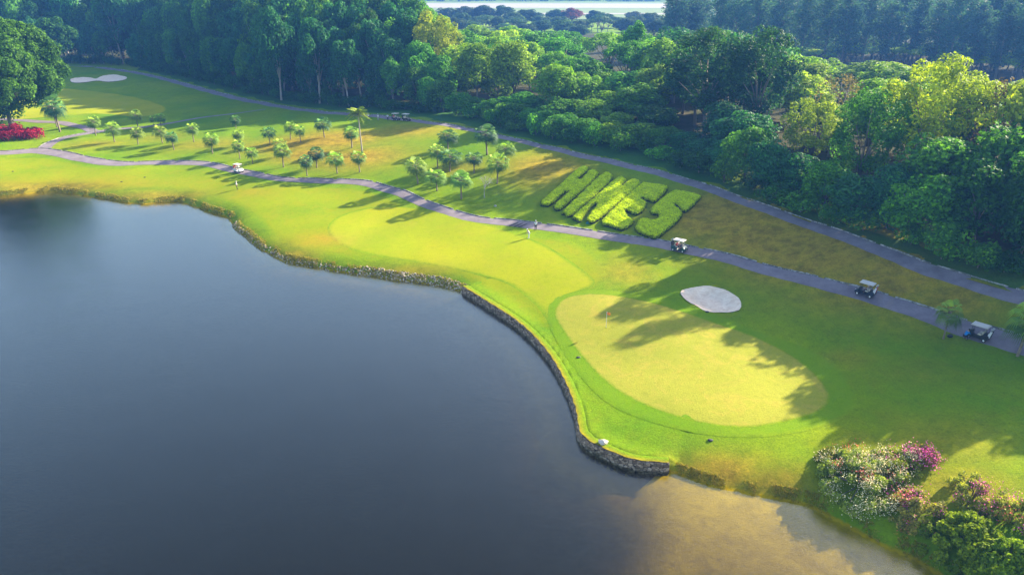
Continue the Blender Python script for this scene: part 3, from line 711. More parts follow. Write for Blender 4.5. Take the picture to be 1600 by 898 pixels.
# tall feathery trees behind the bright canopy, upper right, and the hazy ones behind them
for i in range(76):
    row = i % 4; px = 1045+(i/76)*640+random.uniform(-8, 8); pb = np.interp(px, [1000, 1250, 1420, 1600, 1700], [92, 106, 106, 132, 140])-row*11+random.uniform(-3, 3)
    g = g1(px, pb); kd = 'feather'
    root = plant(kd, g[0], g[1], random.uniform(27, 34)+row*2, random.uniform(5.5, 7.5), jc((.055, .13, .085)), name='feathery_tree' if kd == 'feather' else 'forest_tree')
    TREES.append((root, 200+row, px, kd))
for i in range(40):   # low spreading canopy in front of them
    px = 1236+i/40*420+random.uniform(-6, 6); pb = np.interp(px, [1235, 1420, 1600], [99, 99, 124])+random.uniform(-13, 8)
    g = g1(px, pb); root = plant('flat', g[0], g[1], random.uniform(7, 9.5), random.uniform(8.5, 11), jc((.20, .33, .012)))
    TREES.append((root, 210, px, 'flat'))
for px in (30, 62, 95, 128, 160, 192, 225, 258):   # fills the corner of the wood beyond the far bunker
    g = g1(px, 91+(px % 5)); root = plant('draped', g[0], g[1], random.uniform(17, 24), random.uniform(8, 10), jc(TEAL)); TREES.append((root, 211, px, 'draped'))
# mid-distance trees before the open field
mids = [(823,17,44,11,(.03,.07,.035)),(850,28,42,8,(.05,.10,.03)),(868,17,40,9,(.04,.09,.04)),(893,15,40,10,(.20,.055,.035)),(927,19,42,7,(.02,.055,.05)),(960,28,44,8,(.06,.12,.03)),(990,20,40,9,(.08,.10,.035)),
        (700,14,40,10,(.05,.09,.05)),(727,13,42,12,(.05,.08,.04)),(755,11,42,11,(.045,.075,.05)),(785,12,42,11,(.05,.10,.05)),(1015,22,46,9,(.06,.1,.03)),(803,22,46,8,(.08,.14,.03))]
for i, (px, pt, pb, r, c) in enumerate(mids):
    g = g1(px, pb); h = max(top_abs(g[0], g[1], pt)-g[2], 6); red = c[0] > .15
    lab = 'rust-red leaved round tree standing before the far open field' if red else None
    root = plant('round', g[0], g[1], h*1.1, r, c, name='distant_tree', label=lab); 
    if not red: TREES.append((root, 300, px, 'distant'))
for i in range(46):
    px = 660+i/46*400+random.uniform(-8, 8); pb = random.uniform(44, 64); g = g1(px, pb)
    root = plant(random.choice(['round', 'flat']), g[0], g[1], random.uniform(8, 13), random.uniform(6, 9), jc((.055, .11, .035)), name='distant_tree'); TREES.append((root, 301, px, 'distant'))
# labels: each forest tree is singled out by its row and its place in that row
ROWN = {-1: 'along the foot of the wood', 3: 'in the front row of the wood', 11: 'in the second row of the wood', 21: 'in the third row of the wood', 33: 'in the fourth row of the wood', 46: 'in the fifth row of the wood', 60: 'in the sixth row of the wood', 76: 'in the seventh row of the wood', 94: 'in the eighth row of the wood', 112: 'in the ninth row of the wood', 132: 'in the tenth row of the wood', 155: 'in the eleventh row of the wood', 180: 'in the twelfth row of the wood', 206: 'in the rearmost row of the wood',
 211: 'in the wood beyond the far bunker', 210: 'in front of the tall feathery trees', 200: 'in the front row behind the bright canopy', 201: 'in the second row behind the bright canopy', 202: 'in the third row behind the bright canopy', 203: 'in the fourth row behind the bright canopy', 204: 'in the rear row behind the bright canopy', 300: 'just before the far open field', 301: 'on the hazy ground behind the wood'}
KN = {'dense': 'full-crowned tree', 'round': 'round-crowned tree', 'draped': 'tree leafy to the ground', 'flat': 'flat-topped spreading tree', 'feather': 'tall feathery tree', 'shrub': 'leafy shrub', 'distant': 'small far tree', 'sparse': 'thin tree'}
GN = {'feather': 'tall feathery trees behind the bright canopy', 'shrub': 'shrubs along the foot of the wood', 'distant': 'small trees between the wood and the far field'}
def ordn(i): return f"{i}{'th' if 10 <= i % 100 <= 20 else {1: 'st', 2: 'nd', 3: 'rd'}.get(i % 10, 'th')}"
byrow = {}
for t4 in TREES: byrow.setdefault(t4[1], []).append(t4)
for rk, L in byrow.items():
    L.sort(key=lambda q: q[2])
    for i, (root, d0, px, kind) in enumerate(L):
        root['label'] = f"{KN[kind]}, {ordn(i+1)} from left {ROWN[rk]}"; root['group'] = GN.get(kind, 'trees of the dense wood behind the upper path')
# far tree line beyond the field, one hazy mass
r = np.random.default_rng(9); Lf = []
for i in range(420):
    X = r.uniform(-520, 900); Y = 1215+r.random()*170; rr = r.uniform(6, 11); Lf.append(((X, Y, 5+rr*.7+r.uniform(0, 4)), (rr*1.2, rr, rr)))
me = crown_mesh('distant_woodland', Lf, 4, 2.6, r); link('distant_woodland', me, foliage_mat('far_leaf', (.03, .075, .04), usecol=False), kind='stuff', label='far hazy line of trees beyond the pale open field', cat='woodland')
# the open field far away
def slab(name, P, z, mat):
    me = mesh_np(name, [(x, y, z) for x, y in P], [tuple(range(len(P)))]); link(name, me, mat, kind='structure')
M['field'] = simple('field_grass', (.15, .20, .07), .9, .1, .12, .02); M['concrete'] = simple('runway', (.30, .27, .24), .8, .1, .08, .02)
slab('open_field', [(-450, 745), (700, 700), (800, 1190), (-450, 1205)], 5.5, M['field'])
slab('runway', [(-450, 985), (800, 950), (800, 1090), (-450, 1140)], 5.6, M['concrete'])
slab('taxiway', [(-450, 838), (800, 790), (800, 812), (-450, 862)], 5.6, M['concrete'])

# ---------------------------------------------------------------- big broad tree at the left
r = np.random.default_rng(21)
g = g1(19, 196); Hb = top_abs(g[0], g[1], 27)-g[2]; bigR = 17.5
L = lobes_round(r, Hb, bigR, 2.2, 260, (1.5, 3.2), 1., .62)
bc = crown_mesh('crown', L, 190, .42, r); bt = trunk_mesh('trunk', Hb*.9, 9, bigR*.9, r, .8, 14, z0=5.)
root = empty('broad_tree', tuple(g), label='huge round dark green tree standing alone at the left edge by the red shrubs', cat='tree')
link('trunk', bt, M['bark'], root); c = link('crown', bc, M['leaf'], root); c.color = (.055, .14, .010, 1)
# red shrub bed
r = np.random.default_rng(22); a = g1(-25, 218); L = []
for i in range(150):
    px = r.uniform(-80, 62); f = r.random(); py = 221-f*16*(1 if px < 35 else .45)-max(0, px-20)*.10; q = g1(px, py); L.append((np.array([q[0], q[1], q[2]+1.0+r.uniform(-.4, .7)]), (1.5, 1.3, 1.1)))
me = crown_mesh('foliage', L, 150, .26, r, .4); link('red_shrub_bed', me, foliage_mat('red_leaf', (.30, .014, .045), usecol=False, warm=(1.2, .9, 1.)), label='low bed of dark pink-red shrubs under the big tree at the left edge', cat='shrub bed')

# ================================================================== PALMS
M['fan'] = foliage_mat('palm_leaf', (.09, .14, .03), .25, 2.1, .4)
M['palm_trunk'] = simple('palm_trunk', (.22, .17, .12), .9, var=.35, scale=8)
def fan_palm(seed, H=5., tr=.11, nl=38, cr=1.35):
    r = np.random.default_rng(seed); ct = MB(); V = []; F = []; T = []
    cz = H-cr*.80; bend = r.uniform(-.25, .25, 2)
    ct.tube([(0, 0, -.4), (0, 0, .2), (bend[0]*.5, bend[1]*.5, cz*.5), (bend[0], bend[1], cz)], [tr*1.7, tr*1.25, tr, tr*1.05], 9)
    top = np.array([bend[0], bend[1], cz])
    for i in range(nl):
        el_ = math.asin(np.clip(-.75+1.7*((i+.5)/nl), -1, .97)); az = i*2.39996+r.uniform(-.25, .25)
        d = np.array([math.cos(az)*math.cos(el_), math.sin(az)*math.cos(el_), math.sin(el_)]); pl = cr*r.uniform(.38, .62)
        base = top+d*pl*1.0+[0, 0, .1]; ct.tube([top, base], [.025, .015], 4, False)
        side = unit(np.cross(d, [0, 0, 1])+1e-4); upv = np.cross(side, d); ns = 12; R_ = cr*r.uniform(.42, .6); tv = np.clip(r.normal(.45+.45*math.sin(el_), .15), 0, 1)  # tint follows leaf angle: sunlit tops and shaded undersides put into the colour
        for k in range(ns):
            an = (k/(ns-1)-.5)*2*1.15; q = d*math.cos(an)+side*math.sin(an); w = side*math.cos(an)-d*math.sin(an)
            mid = base+q*R_*.62+upv*.04; tip = base+q*R_*1.08+np.array([0, 0, -.55*R_*(1.2-el_*.4)])
            b0 = len(V); ww = .058
            V += [base+w*.01, base-w*.01, mid-w*ww, mid+w*ww, tip]; F += [(b0, b0+1, b0+2, b0+3), (b0+3, b0+2, b0+4)]; T += [tv]*5
    me = mesh_np('crown', V, F); attr(me, 'tint', T); return me, ct.mesh('trunk', True), H
PALMS = [fan_palm(s, 5., .11, 27+3*(s % 2), 1.9+.15*(s % 3)) for s in range(4)]
def palm(px, pb, pt, label, var, color=(.085, .135, .028), wide=1., name='fan_palm'):
    g = g1(px, pb); h = max(top_abs(g[0], g[1], pt)-g[2], 2.2); cm, tm, H0 = PALMS[var % 4]; s = h/H0
    root = empty(name, tuple(g), random.uniform(0, 6.28), (s*wide, s*wide, s), label=label, cat='palm tree', group='small fan palms on the grass mound')
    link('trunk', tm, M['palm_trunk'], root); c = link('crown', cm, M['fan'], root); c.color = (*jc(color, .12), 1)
PL = [(150,212,182,'fan palm beside the junction of the cart paths',1.05),(179,222,190,'fan palm on the grass just right of the path junction',1),
(216,226,198,'short fan palm in front of the tall-crowned palm right of the path junction',1),(216,200,172,'bushy fan palm at the side path, tallest of the left cluster',1.1),
(241,198,181,'small fan palm half hidden behind its bushier neighbour at the side path',.9),(252,200,177,'bushy fan palm touching a smaller palm on its left by the side path',1.1),
(254,224,195,'thin-trunked fan palm directly below the pair at the side path',1),(272,234,206,'dark fan palm at the lower rim of the left cluster of palms',1.05),
(303,222,192,'fan palm with golden crown alone in the middle of the left lawn',1),(332,240,207,'fan palm leaning alone above the bend of the lower path',1),
(369,201,180,'small fan palm at the dark drain line, highest in its column',1),(374,228,202,'fan palm in the middle of the column of three left of centre',1.1),
(375,248,219,'fan palm at the bottom of the column of three left of centre',1),(395,256,230,'small fan palm right of the column of three, close to the white cart',1),
(422,225,197,'small dark fan palm left of the shaded pair',1),(454,218,190,'rounder palm of the shaded pair, the left one',1.1),(470,223,196,'thinner palm of the shaded pair, the right one',1),
(507,215,184,'dark fan palm alone on the shaded mound left of the tall palm',1.15),(438,244,216,'fan palm whose crown rises behind a bigger one above the lower path',1),
(443,261,226,'bushy fan palm nearest the lower path between white cart and tall palm',1.15),(480,275,243,'dark fan palm closest to the lower path below the tall palm, left one',1),
(495,262,229,'fan palm directly behind and right of the darkest palm by the lower path',1.05),(527,271,236,'fan palm with drooping leaves left of the one below the tall palm',1.05),
(550,231,198,'fan palm crowding the trunk of the tall slender palm on its left',1.15),(562,269,236,'fan palm with flared crown right below the tall slender palm',1.15),
(653,287,246,'fan palm at the left end of the right-hand palm group',1.15),(683,298,263,'golden-green fan palm near the lower path, left of the frontmost one',1.2),
(721,311,268,'frontmost fan palm of the group, with yellow-green crown',1.2),(684,263,226,'fan palm with long bare trunk in the right-hand palm group',1.05),
(700,233,203,'massive blue-green palm at the top left of the right-hand group',1.45),(703,268,233,'dense blue-green palm in the centre of the right-hand group',1.3),
(761,242,196,'largest blue-green palm beside the upper path',1.25),(741,270,238,'dull blue-green palm above the leafless small tree',1.3),
(790,256,222,'pale palm at the right rim of the palm group near the upper path',1.2),(777,287,238,'slender fan palm right of the leafless small tree',.9),
(94,206,150,'tall dark palm with shaggy round crown between big tree and path',1.),(89,199,160,'thin second palm trunk and crown tucked behind the shaggy dark palm',.8),
(1474,529,470,'fan palm on the near side of the lower path left of the parked cart',.78),(1590,556,471,'large fan palm at the right edge beside the parked cart',.85)]
for i, (px, pb, pt, lab, wd) in enumerate(PL):
    palm(px, pb, pt, lab, i, (.06, .14, .05) if ('dark' in lab or 'blue' in lab) else (.15, .25, .04), wd)
# tall slender palm
def feather_palm():
    r = np.random.default_rng(3); V = []; F = []; T = []; mb = MB(); H = 10.
    mb.tube([(0, 0, -.5), (.0, 0, .5), (-.15, .05, H*.5), (-.3, 0, H)], [.26, .2, .15, .12], 9); top = np.array([-.3, 0, H]); co = MB()
    for i in range(24):
        az = i*2.39996; el_ = .95-1.35*(i/24); l = r.uniform(2.9, 3.6)
        d0 = np.array([math.cos(az)*math.cos(el_), math.sin(az)*math.cos(el_), math.sin(el_)]); side = unit(np.cross(d0, [0, 0, 1.])); P = []
        for k in range(10): t = k/9; P.append(top+d0*l*t+np.array([0, 0, -1.3*t*t]))
        co.tube(P, [.035*(1-t/10) for t in range(10)], 4, False)
        for k in range(1, 30):
            t = k/30; p = top+d0*l*t+np.array([0, 0, -1.3*t*t]); ln = 1.0*math.sin(math.pi*(.12+.8*t)); 
            for sg in (-1, 1):
                tip = p+side*sg*ln+d0*.25+np.array([0, 0, -.35*ln-.1]); b = len(V); V += [p-d0*.07, p+d0*.07, tip]; F.append((b, b+1, b+2)); T += [r.uniform(.35, .8)]*3
    me = mesh_np('crown', V, F); attr(me, 'tint', T); return me, mb.mesh('trunk', True), co.mesh('frond_ribs', True), H+1.2
fm, ft, fr_, FH = feather_palm()
g = g1(566, 238); h = top_abs(g[0], g[1], 168)-g[2]; root = empty('tall_palm', tuple(g), .3, h/FH, label='tall slender palm with long bare pale trunk rising above the small palms', cat='palm tree')
link('trunk', ft, M['bark_pale'], root); c = link('crown', fm, M['fan'], root); c.color = (.17, .24, .02, 1); c2 = link('frond_ribs', fr_, M['palm_trunk'], root)
# leafless small tree
r = np.random.default_rng(5); mb = MB()
def branch(p, d, l, rad, dep):
    e = p+d*l; mb.tube([p, (p+e)/2+r.normal(0, .04, 3), e], [rad, rad*.8, rad*.55], 5, False)
    if dep:
        for k in range(3): branch(e, unit(d+r.normal(0, .55, 3)+[0, 0, .1]), l*.72, rad*.55, dep-1)
branch(np.array([0, 0, -.2]), np.array([0, 0, 1.]), 1.5, .11, 5)
g = g1(757, 309); root = empty('bare_tree', tuple(g), 0, 1.05, label='small pale leafless tree at the right of the palm group', cat='tree'); link('trunk', mb.mesh('trunk'), simple('pale_twigs', (.42, .38, .34), .9), root)

# ================================================================== HEDGE LETTERS
LET = {'H': [(178,455),(300,345),(430,235),(482,250),(412,312),(432,312),(488,256),(545,270),(500,335),(400,420),(300,502),(258,482),(322,420),(352,392),(330,396),(250,466),(212,477)],
 'I': [(315,512),(440,390),(570,274),(630,287),(608,335),(500,435),(370,540),(325,528)],
 'N': [(382,540),(520,420),(660,302),(716,312),(690,350),(745,312),(800,325),(790,362),(660,470),(520,578),(465,560),(532,468),(498,485),(432,572),(398,565)],
 'E': [(560,575),(680,450),(790,352),(840,335),(970,355),(962,390),(898,452),(850,442),(806,430),(845,460),(820,510),(770,530),(712,508),(730,545),(766,575),(700,625),(620,608)],
 'S': [(770,602),(812,556),(898,562),(912,532),(866,522),(880,480),(1000,386),(1060,386),(1176,410),(1168,442),(1090,512),(1040,492),(1018,466),(1064,512),(1050,560),(960,640),(900,680),(830,660),(778,636)]}
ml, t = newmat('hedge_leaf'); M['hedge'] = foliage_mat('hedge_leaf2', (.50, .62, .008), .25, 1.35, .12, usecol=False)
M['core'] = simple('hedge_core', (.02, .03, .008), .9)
NAMES = ['first and leftmost', 'second, a single stroke', 'third and middle', 'fourth', 'fifth and rightmost']
for i, (ch, P) in enumerate(LET.items()):
    g = G([800+a/4 for a, b in P], [200+b/4 for a, b in P], .6); Q = closed(g[:, :2], .5)*1.0
    r = np.random.default_rng(40+i); x0, y0 = Q.min(0); x1, y1 = Q.max(0); nP = int((x1-x0)*(y1-y0)*190)
    X = r.uniform(x0, x1, nP); Y = r.uniform(y0, y1, nP); s = sdist(X, Y, Q); kk = s < -.02; X, Y, s = X[kk], Y[kk], s[kk]
    lump = .16*np.sin(X*2.3+Y*1.1)+.13*np.sin(X*1.1-Y*2.9)+.08*np.sin(X*5+Y*4)
    hz_ = height(X, Y); u = r.random(len(X))
    top = .60+lump*.18-.2*np.exp((s+.06)/.2); Z = hz_+np.where(s > -.4, top*u**.45, top*(1-.25*u*u))
    nrm = np.column_stack([np.zeros(len(X)), np.zeros(len(X)), np.ones(len(X))])
    V, Fq = leaf_quads(np.column_stack([X, Y, Z]), nrm, r.uniform(.10, .19, len(X)), r, .7, .45)
    me = mesh_np('foliage', V, Fq); attr(me, 'tint', np.repeat(np.clip(.08+.62*np.clip((Z-hz_)/.55, 0, 1.1)**1.5+r.normal(0, .20, len(X))-.25*np.exp((s+.06)/.12), 0, 1), 4))  # inner leaves greener; shade of low sides and gaps also put into tint
    c0 = Q.mean(0); root = empty('hedge_letter', (c0[0], c0[1], float(height(*c0)[0])), label=f"clipped yellow-green hedge shaped like the letter {ch}, {NAMES[i]} of the word", cat='hedge', group='hedge letters planted on the slope')
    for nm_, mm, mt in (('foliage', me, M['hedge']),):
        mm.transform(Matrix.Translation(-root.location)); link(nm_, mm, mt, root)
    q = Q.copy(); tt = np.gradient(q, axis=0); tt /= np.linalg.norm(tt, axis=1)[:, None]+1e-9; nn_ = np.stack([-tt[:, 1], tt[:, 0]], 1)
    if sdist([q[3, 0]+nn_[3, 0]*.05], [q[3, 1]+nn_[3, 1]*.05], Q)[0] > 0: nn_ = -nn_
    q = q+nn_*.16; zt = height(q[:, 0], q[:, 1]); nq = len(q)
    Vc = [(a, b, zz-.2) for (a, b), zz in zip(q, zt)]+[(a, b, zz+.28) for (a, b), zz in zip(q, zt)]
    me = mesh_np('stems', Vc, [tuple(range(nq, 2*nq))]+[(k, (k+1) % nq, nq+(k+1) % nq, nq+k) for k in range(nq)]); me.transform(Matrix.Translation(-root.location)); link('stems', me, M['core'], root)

# ================================================================== SHORE
def ico(): 
    bm = bmesh.new(); bmesh.ops.create_icosphere(bm, subdivisions=1, radius=1); V = np.array([v.co[:] for v in bm.verts]); F = np.array([[v.index for v in f.verts] for f in bm.faces]); bm.free(); return V, F
IV, IF = ico()
r = np.random.default_rng(60); Vs = []; Fs = []; T = []; nb = 0
px_sh, _ = project(shA[:, 0], shA[:, 1], 0)
segs = [i for i in range(len(shA)-1) if px_sh[i] > 362]
for _ in range(2600):
    i = segs[r.integers(len(segs))]; x_ = px_sh[i]; dens = 1 if x_ > 555 else .3
    if r.random() > dens: continue
    d = shA[i+1]-shA[i]; d /= np.linalg.norm(d); nn_ = np.array([-d[1], d[0]])
    o = r.uniform(-.25, 1.5 if x_ > 555 else .9); p = shA[i]+(shA[i+1]-shA[i])*r.random()+nn_*o
    if sdist([p[0]], [p[1]], LAKE)[0] < -.4: continue
    s = r.uniform(.09, .21); z = float(height(p[0], p[1])[0]); A = Matrix.Rotation(r.uniform(0, 6), 3, Vector(r.normal(0, 1, 3)).normalized())
    v = (IV*r.uniform(.7, 1.2, (len(IV), 1))*[s, s*.8, s*.6]) @ np.array(A).T + [p[0], p[1], z+s*.3]
    Vs.append(v); Fs.append(IF+nb); nb += len(v); T += [r.random()]*len(v)
me = mesh_np('shore_rocks', np.concatenate(Vs), np.concatenate(Fs)); attr(me, 'tint', T)
m, t = newmat('rock'); n = N(t); c = n.ramp(n.attr('tint'), [(0, (.12, .09, .04)), (.5, (.30, .24, .13)), (1, (.62, .52, .38))]); n.out(n.bsdf(c, .9)); 
link('shore_rocks', me, m, kind='stuff', label='pale loose rocks lining the lake bank before the wall', cat='rocks')
def tufts(name, S, prob, lab, wmax, hgt, cnt, seed, tint=.5):
    r = np.random.default_rng(seed); i = r.integers(0, len(S)-1, cnt); t_ = r.random((cnt, 1)); P = S[i]*(1-t_)+S[i+1]*t_; d = S[i+1]-S[i]; nn_ = np.stack([-d[:, 1], d[:, 0]], 1); nn_ /= np.linalg.norm(nn_, axis=1)[:, None]
    P = P+nn_*r.uniform(-.05, wmax, (cnt, 1))**1.; s = sdist(P[:, 0], P[:, 1], LAKE); k = (s > -.12) & prob(P, r); P = P[k]; c = len(P)
    if c == 0: return
    z = height(P[:, 0], P[:, 1]); b = np.column_stack([P, z]); nbld = 5; Vs = []; T = []
    for q in range(nbld):
        a = r.uniform(0, 6.28, c); dd_ = np.column_stack([np.cos(a), np.sin(a), np.zeros(c)]); sd_ = np.column_stack([-np.sin(a), np.cos(a), np.zeros(c)]); h = r.uniform(.5, 1.2, (c, 1))*hgt
        bb = b+dd_*.1*r.random((c, 1)); Vs.append(np.stack([bb-sd_*.05, bb+sd_*.05, bb+dd_*h*.55+[0, 0, 1]*h], 1).reshape(-1, 3)); T.append(np.repeat(np.clip(r.normal(tint, .25, c), 0, 1), 3))
    V = np.concatenate(Vs); me = mesh_np(name, V, np.arange(len(V)).reshape(-1, 3)); attr(me, 'tint', np.concatenate(T))
    link(name, me, M['tuft'], kind='stuff', label=lab, cat='grass')
m, t = newmat('tuft'); n = N(t); c = n.ramp(n.attr('tint'), [(0, (.04, .08, .008)), (.5, (.20, .26, .008)), (1, (.50, .36, .05))]); M['tuft'] = m
d_ = n.bsdf(c, .8); tl = n.n('ShaderNodeBsdfTranslucent'); n.l(c, tl.inputs[0]); mx = n.n('ShaderNodeMixShader', i0=.35); n.l(d_, mx.inputs[1]); n.l(tl.outputs[0], mx.inputs[2]); n.out(mx.outputs[0])
tufts('bank_grass', shA, lambda P, r: (np.sin(P[:, 0]*.5)+np.sin(P[:, 0]*1.7+1)+r.normal(0, .6, len(P)) > -.3), 'rough unmown grass growing on the far lake bank', 1.6, .26, 9000, 61, .75)
tufts('shore_grass', shB, lambda P, r: (np.sin(P[:, 0]*.8)+np.sin(P[:, 0]*2.3+1)+r.normal(0, .5, len(P)) > .2), 'shaggy yellow and green grass along the near sandy shore', 1.2, .12, 3500, 62, .85)

# ---------------------------------------------------------------- flowering bushes, lower right
M['petal_w'] = simple('white_petals', (.85, .72, .38), .7, .1); M['petal_p'] = simple('pink_petals', (.90, .16, .40), .7, .1); M['petal_r'] = simple('red_petals', (.80, .14, .10), .7, .1)
def bush(px, py, R_, h, col, flowers, label, seed, n=34, size=.11, name='flowering_bush', per=400):
    n = int(n*1.5)
    g = g1(px, py); r = np.random.default_rng(seed); L = []; h = h*.8
    for i in range(n):
        a = r.uniform(0, 6.28); q = r.random()**.6; rr = r.uniform(.28, .72)*min(1, h/2.2); x_ = math.cos(a)*q*(R_-rr*.4); y_ = math.sin(a)*q*(R_-rr*.4)
        zz = (h-rr)*(1-q**2.2*.75)*r.uniform(.55, 1)
        L.append(((x_, y_, float(height(g[0]+x_, g[1]+y_)[0])-g[2]+max(zz, rr*.4)), rr))
    root = empty(name, tuple(g), 0, 1, label=label, cat='bush')
    Ls = [(c, rr) for c, rr in L]; me = crown_mesh('foliage', [(c, rr*1.0) for c, rr in Ls], per*6, size, r, .3, .9, .35); f = link('foliage', me, M['leaf'], root); f.color = (*col, 1)
    mb = MB()
    for k in range(14):
        c = L[r.integers(len(L))][0]; mb.tube([(c[0]*.2, c[1]*.2, -.2), (c[0]*.6, c[1]*.6, c[2]*.6), c], [.05, .035, .012], 5, False)
    link('stems', mb.mesh('stems'), M['bark'], root)
    for (mk, cnt, sz, nme) in flowers:
        C = []
        nc = max(3, cnt//45)
        cl = []
        for _ in range(nc):
            c, rr = L[r.integers(len(L))]; d = unit(r.normal(0, 1, 3)+[-.1, -.3, .7]); cl.append((np.array(c)+d*rr*1.02, d))
        for _ in range(cnt):
            c, d = cl[r.integers(nc)]; C.append(c+r.normal(0, .34, 3))
        V, Fq = leaf_quads(np.array(C), np.tile([0, -.3, .8], (len(C), 1)), r.uniform(.7, 1.2, len(C))*sz, r, .8, .8)
        link(nme, mesh_np(nme, V, Fq), M[mk], root, kind='stuff')
    return root
bush(1345,755,4.0,2.6,(.24,.31,.05),[('petal_w',3900,.055,'white_flowers'),('petal_r',250,.06,'red_flowers')],'wide round bush covered with creamy white blossom near the lake shore',70,52)
bush(1305,722,1.9,1.5,(.2,.22,.03),[('petal_r',260,.06,'red_flowers'),('petal_w',350,.05,'white_flowers')],'small loose bush with a few red flowers left of the white blossom bush',71,18)
bush(1395,735,2.6,2.2,(.2,.24,.03),[('petal_w',1500,.055,'white_flowers'),('petal_p',420,.06,'pink_flowers')],'pale blossoming bush with pink sprays right behind the white one',72,28)
bush(1440,722,1.5,2.4,(.22,.2,.04),[('petal_p',800,.07,'pink_flowers')],'upright bush with bright pink sprays, topmost of the shore bushes',73,14)
bush(1430,800,2.3,2.2,(.30,.28,.06),[('petal_p',480,.06,'pink_flowers'),('petal_r',200,.055,'red_flowers')],'brownish bush dotted with pink flowers above the shore shadow',74,28)
bush(1520,775,2.6,1.7,(.30,.32,.05),[('petal_p',420,.055,'pink_flowers')],'sprawling twiggy bush with scattered pink flowers on the sunny lawn edge',75,26)
bush(1580,812,2.4,2.2,(.28,.30,.05),[('petal_p',520,.06,'pink_flowers'),('petal_r',180,.06,'red_flowers')],'pink and red flowering bush at the right edge of the photo',76,24)
bush(1500,850,3.0,2.3,(.20,.27,.012),[],'fresh green feathery shrub between the pink bushes and the water',77,42,.15,'green_shrub')
bush(1575,885,2.6,2.4,(.16,.25,.012),[],'dark-shaded green shrub in the bottom right corner',78,34,.15,'green_shrub')
bush(1530,925,2.4,2.2,(.19,.27,.012),[],'lush green shrub at the bottom edge of the photo by the water',79,32,.15,'green_shrub')

# ================================================================== CARTS
M['white'] = simple('white_plastic', (.72, .70, .68), .4, .5, .05); M['roof'] = simple('cart_roof', (.62, .57, .52), .45, .4, .05); M['black'] = simple('black_paint', (.015, .017, .022), .35, .5, .1)
M['teal'] = simple('cart_teal', (.01, .06, .07), .3, .5, .1, **{'Coat Weight': .4}); M['navy'] = simple('cart_navy', (.012, .02, .05), .3, .5, .1, **{'Coat Weight': .4}); M['cwhite'] = simple('cart_white', (.6, .62, .66), .3, .5, .06, **{'Coat Weight': .4})
M['tyre'] = simple('tyre', (.02, .02, .02), .85); M['metal'] = simple('steel', (.5, .5, .5), .3, .5, .05, Metallic=.9); M['seat'] = simple('seat_vinyl', (.55, .5, .42), .5); M['red'] = simple('red_cloth', (.5, .02, .03), .7)
m, t = newmat('screen_glass'); n = N(t); n.out(n.bsdf((.75, .8, .82), .05, **{'Transmission Weight': .9, 'Alpha': .35})); M['glass'] = m
M['lamp'] = simple('headlamp', (.8, .8, .75), .15)
def cart_proto():
    P = {}
    P['body'] = MB().prism([(-1.18,.42),(-1.2,.80),(-1.05,.86),(-.42,.84),(-.36,.60),(-.30,.34),(.42,.32),(.62,.36),(.66,.84),(.74,.90),(1.0,.80),(1.2,.58),(1.22,.36),(1.05,.26),(-1.05,.26)], -.58, .58).mesh('body', False, .04)
    P['roof'] = MB().box((-.05, 0, 1.84), (1.75, 1.2, .07)).box((-.05, 0, 1.79), (1.85, 1.28, .04)).mesh('roof', False, .02)
    P['post'] = [MB().tube([(x0, y, .82), (x1, y, 1.8)], .022, 6).mesh('post') for (x0, x1) in ((.70, .62), (-.95, -.82)) for y in (-.52, .52)]
    P['windshield'] = MB().box((.70, 0, 1.28), (.015, 1.0, .78), Matrix.Rotation(-.08, 3, 'Y')).mesh('windshield')
    P['seat'] = MB().box((-.28, 0, .80), (.52, 1.08, .14)).mesh('seat', False, .04); P['backrest'] = MB().box((-.56, 0, 1.08), (.12, 1.08, .40), Matrix.Rotation(-.15, 3, 'Y')).mesh('backrest', False, .04)
    P['steering_wheel'] = MB().tube([(.42+.05*math.cos(a)*1, .27+.17*math.sin(a), 1.05+.15*math.cos(a)) for a in np.linspace(0, 6.2832, 17)], .016, 5, False).tube([(.42, .27, 1.05), (.64, .27, .82)], .02, 6).mesh('steering_wheel')
    P['bumper'] = MB().box((1.23, 0, .34), (.08, 1.0, .12)).mesh('bumper', False, .02)
    P['bag_rack'] = MB().box((-1.12, 0, .60), (.35, .95, .05)).tube([(-1.0, -.45, .85), (-1.0, -.45, 1.15), (-1.0, .45, 1.15), (-1.0, .45, .85)], .018, 6).mesh('bag_rack')
    P['headlight'] = [MB().ball((1.14, y, .66), (.05, .09, .06)).mesh('headlight', True) for y in (-.42, .42)]
    P['wheel'] = []
    for x in (-.80, .84):
        for y in (-.50, .50):
            sg = 1 if y > 0 else -1
            tyre = MB().tube([(0, -.10, 0), (0, -.08, 0), (0, .08, 0), (0, .10, 0)], [.17, .225, .225, .17], 20).mesh('tyre', False)
            rim = MB().tube([(0, sg*.09, 0), (0, sg*.115, 0)], [.125, .10], 14).mesh('rim')
            P['wheel'].append(((x, y, .225), tyre, rim))
    return P
CP_ = cart_proto()
for me in [CP_['body']]: pass
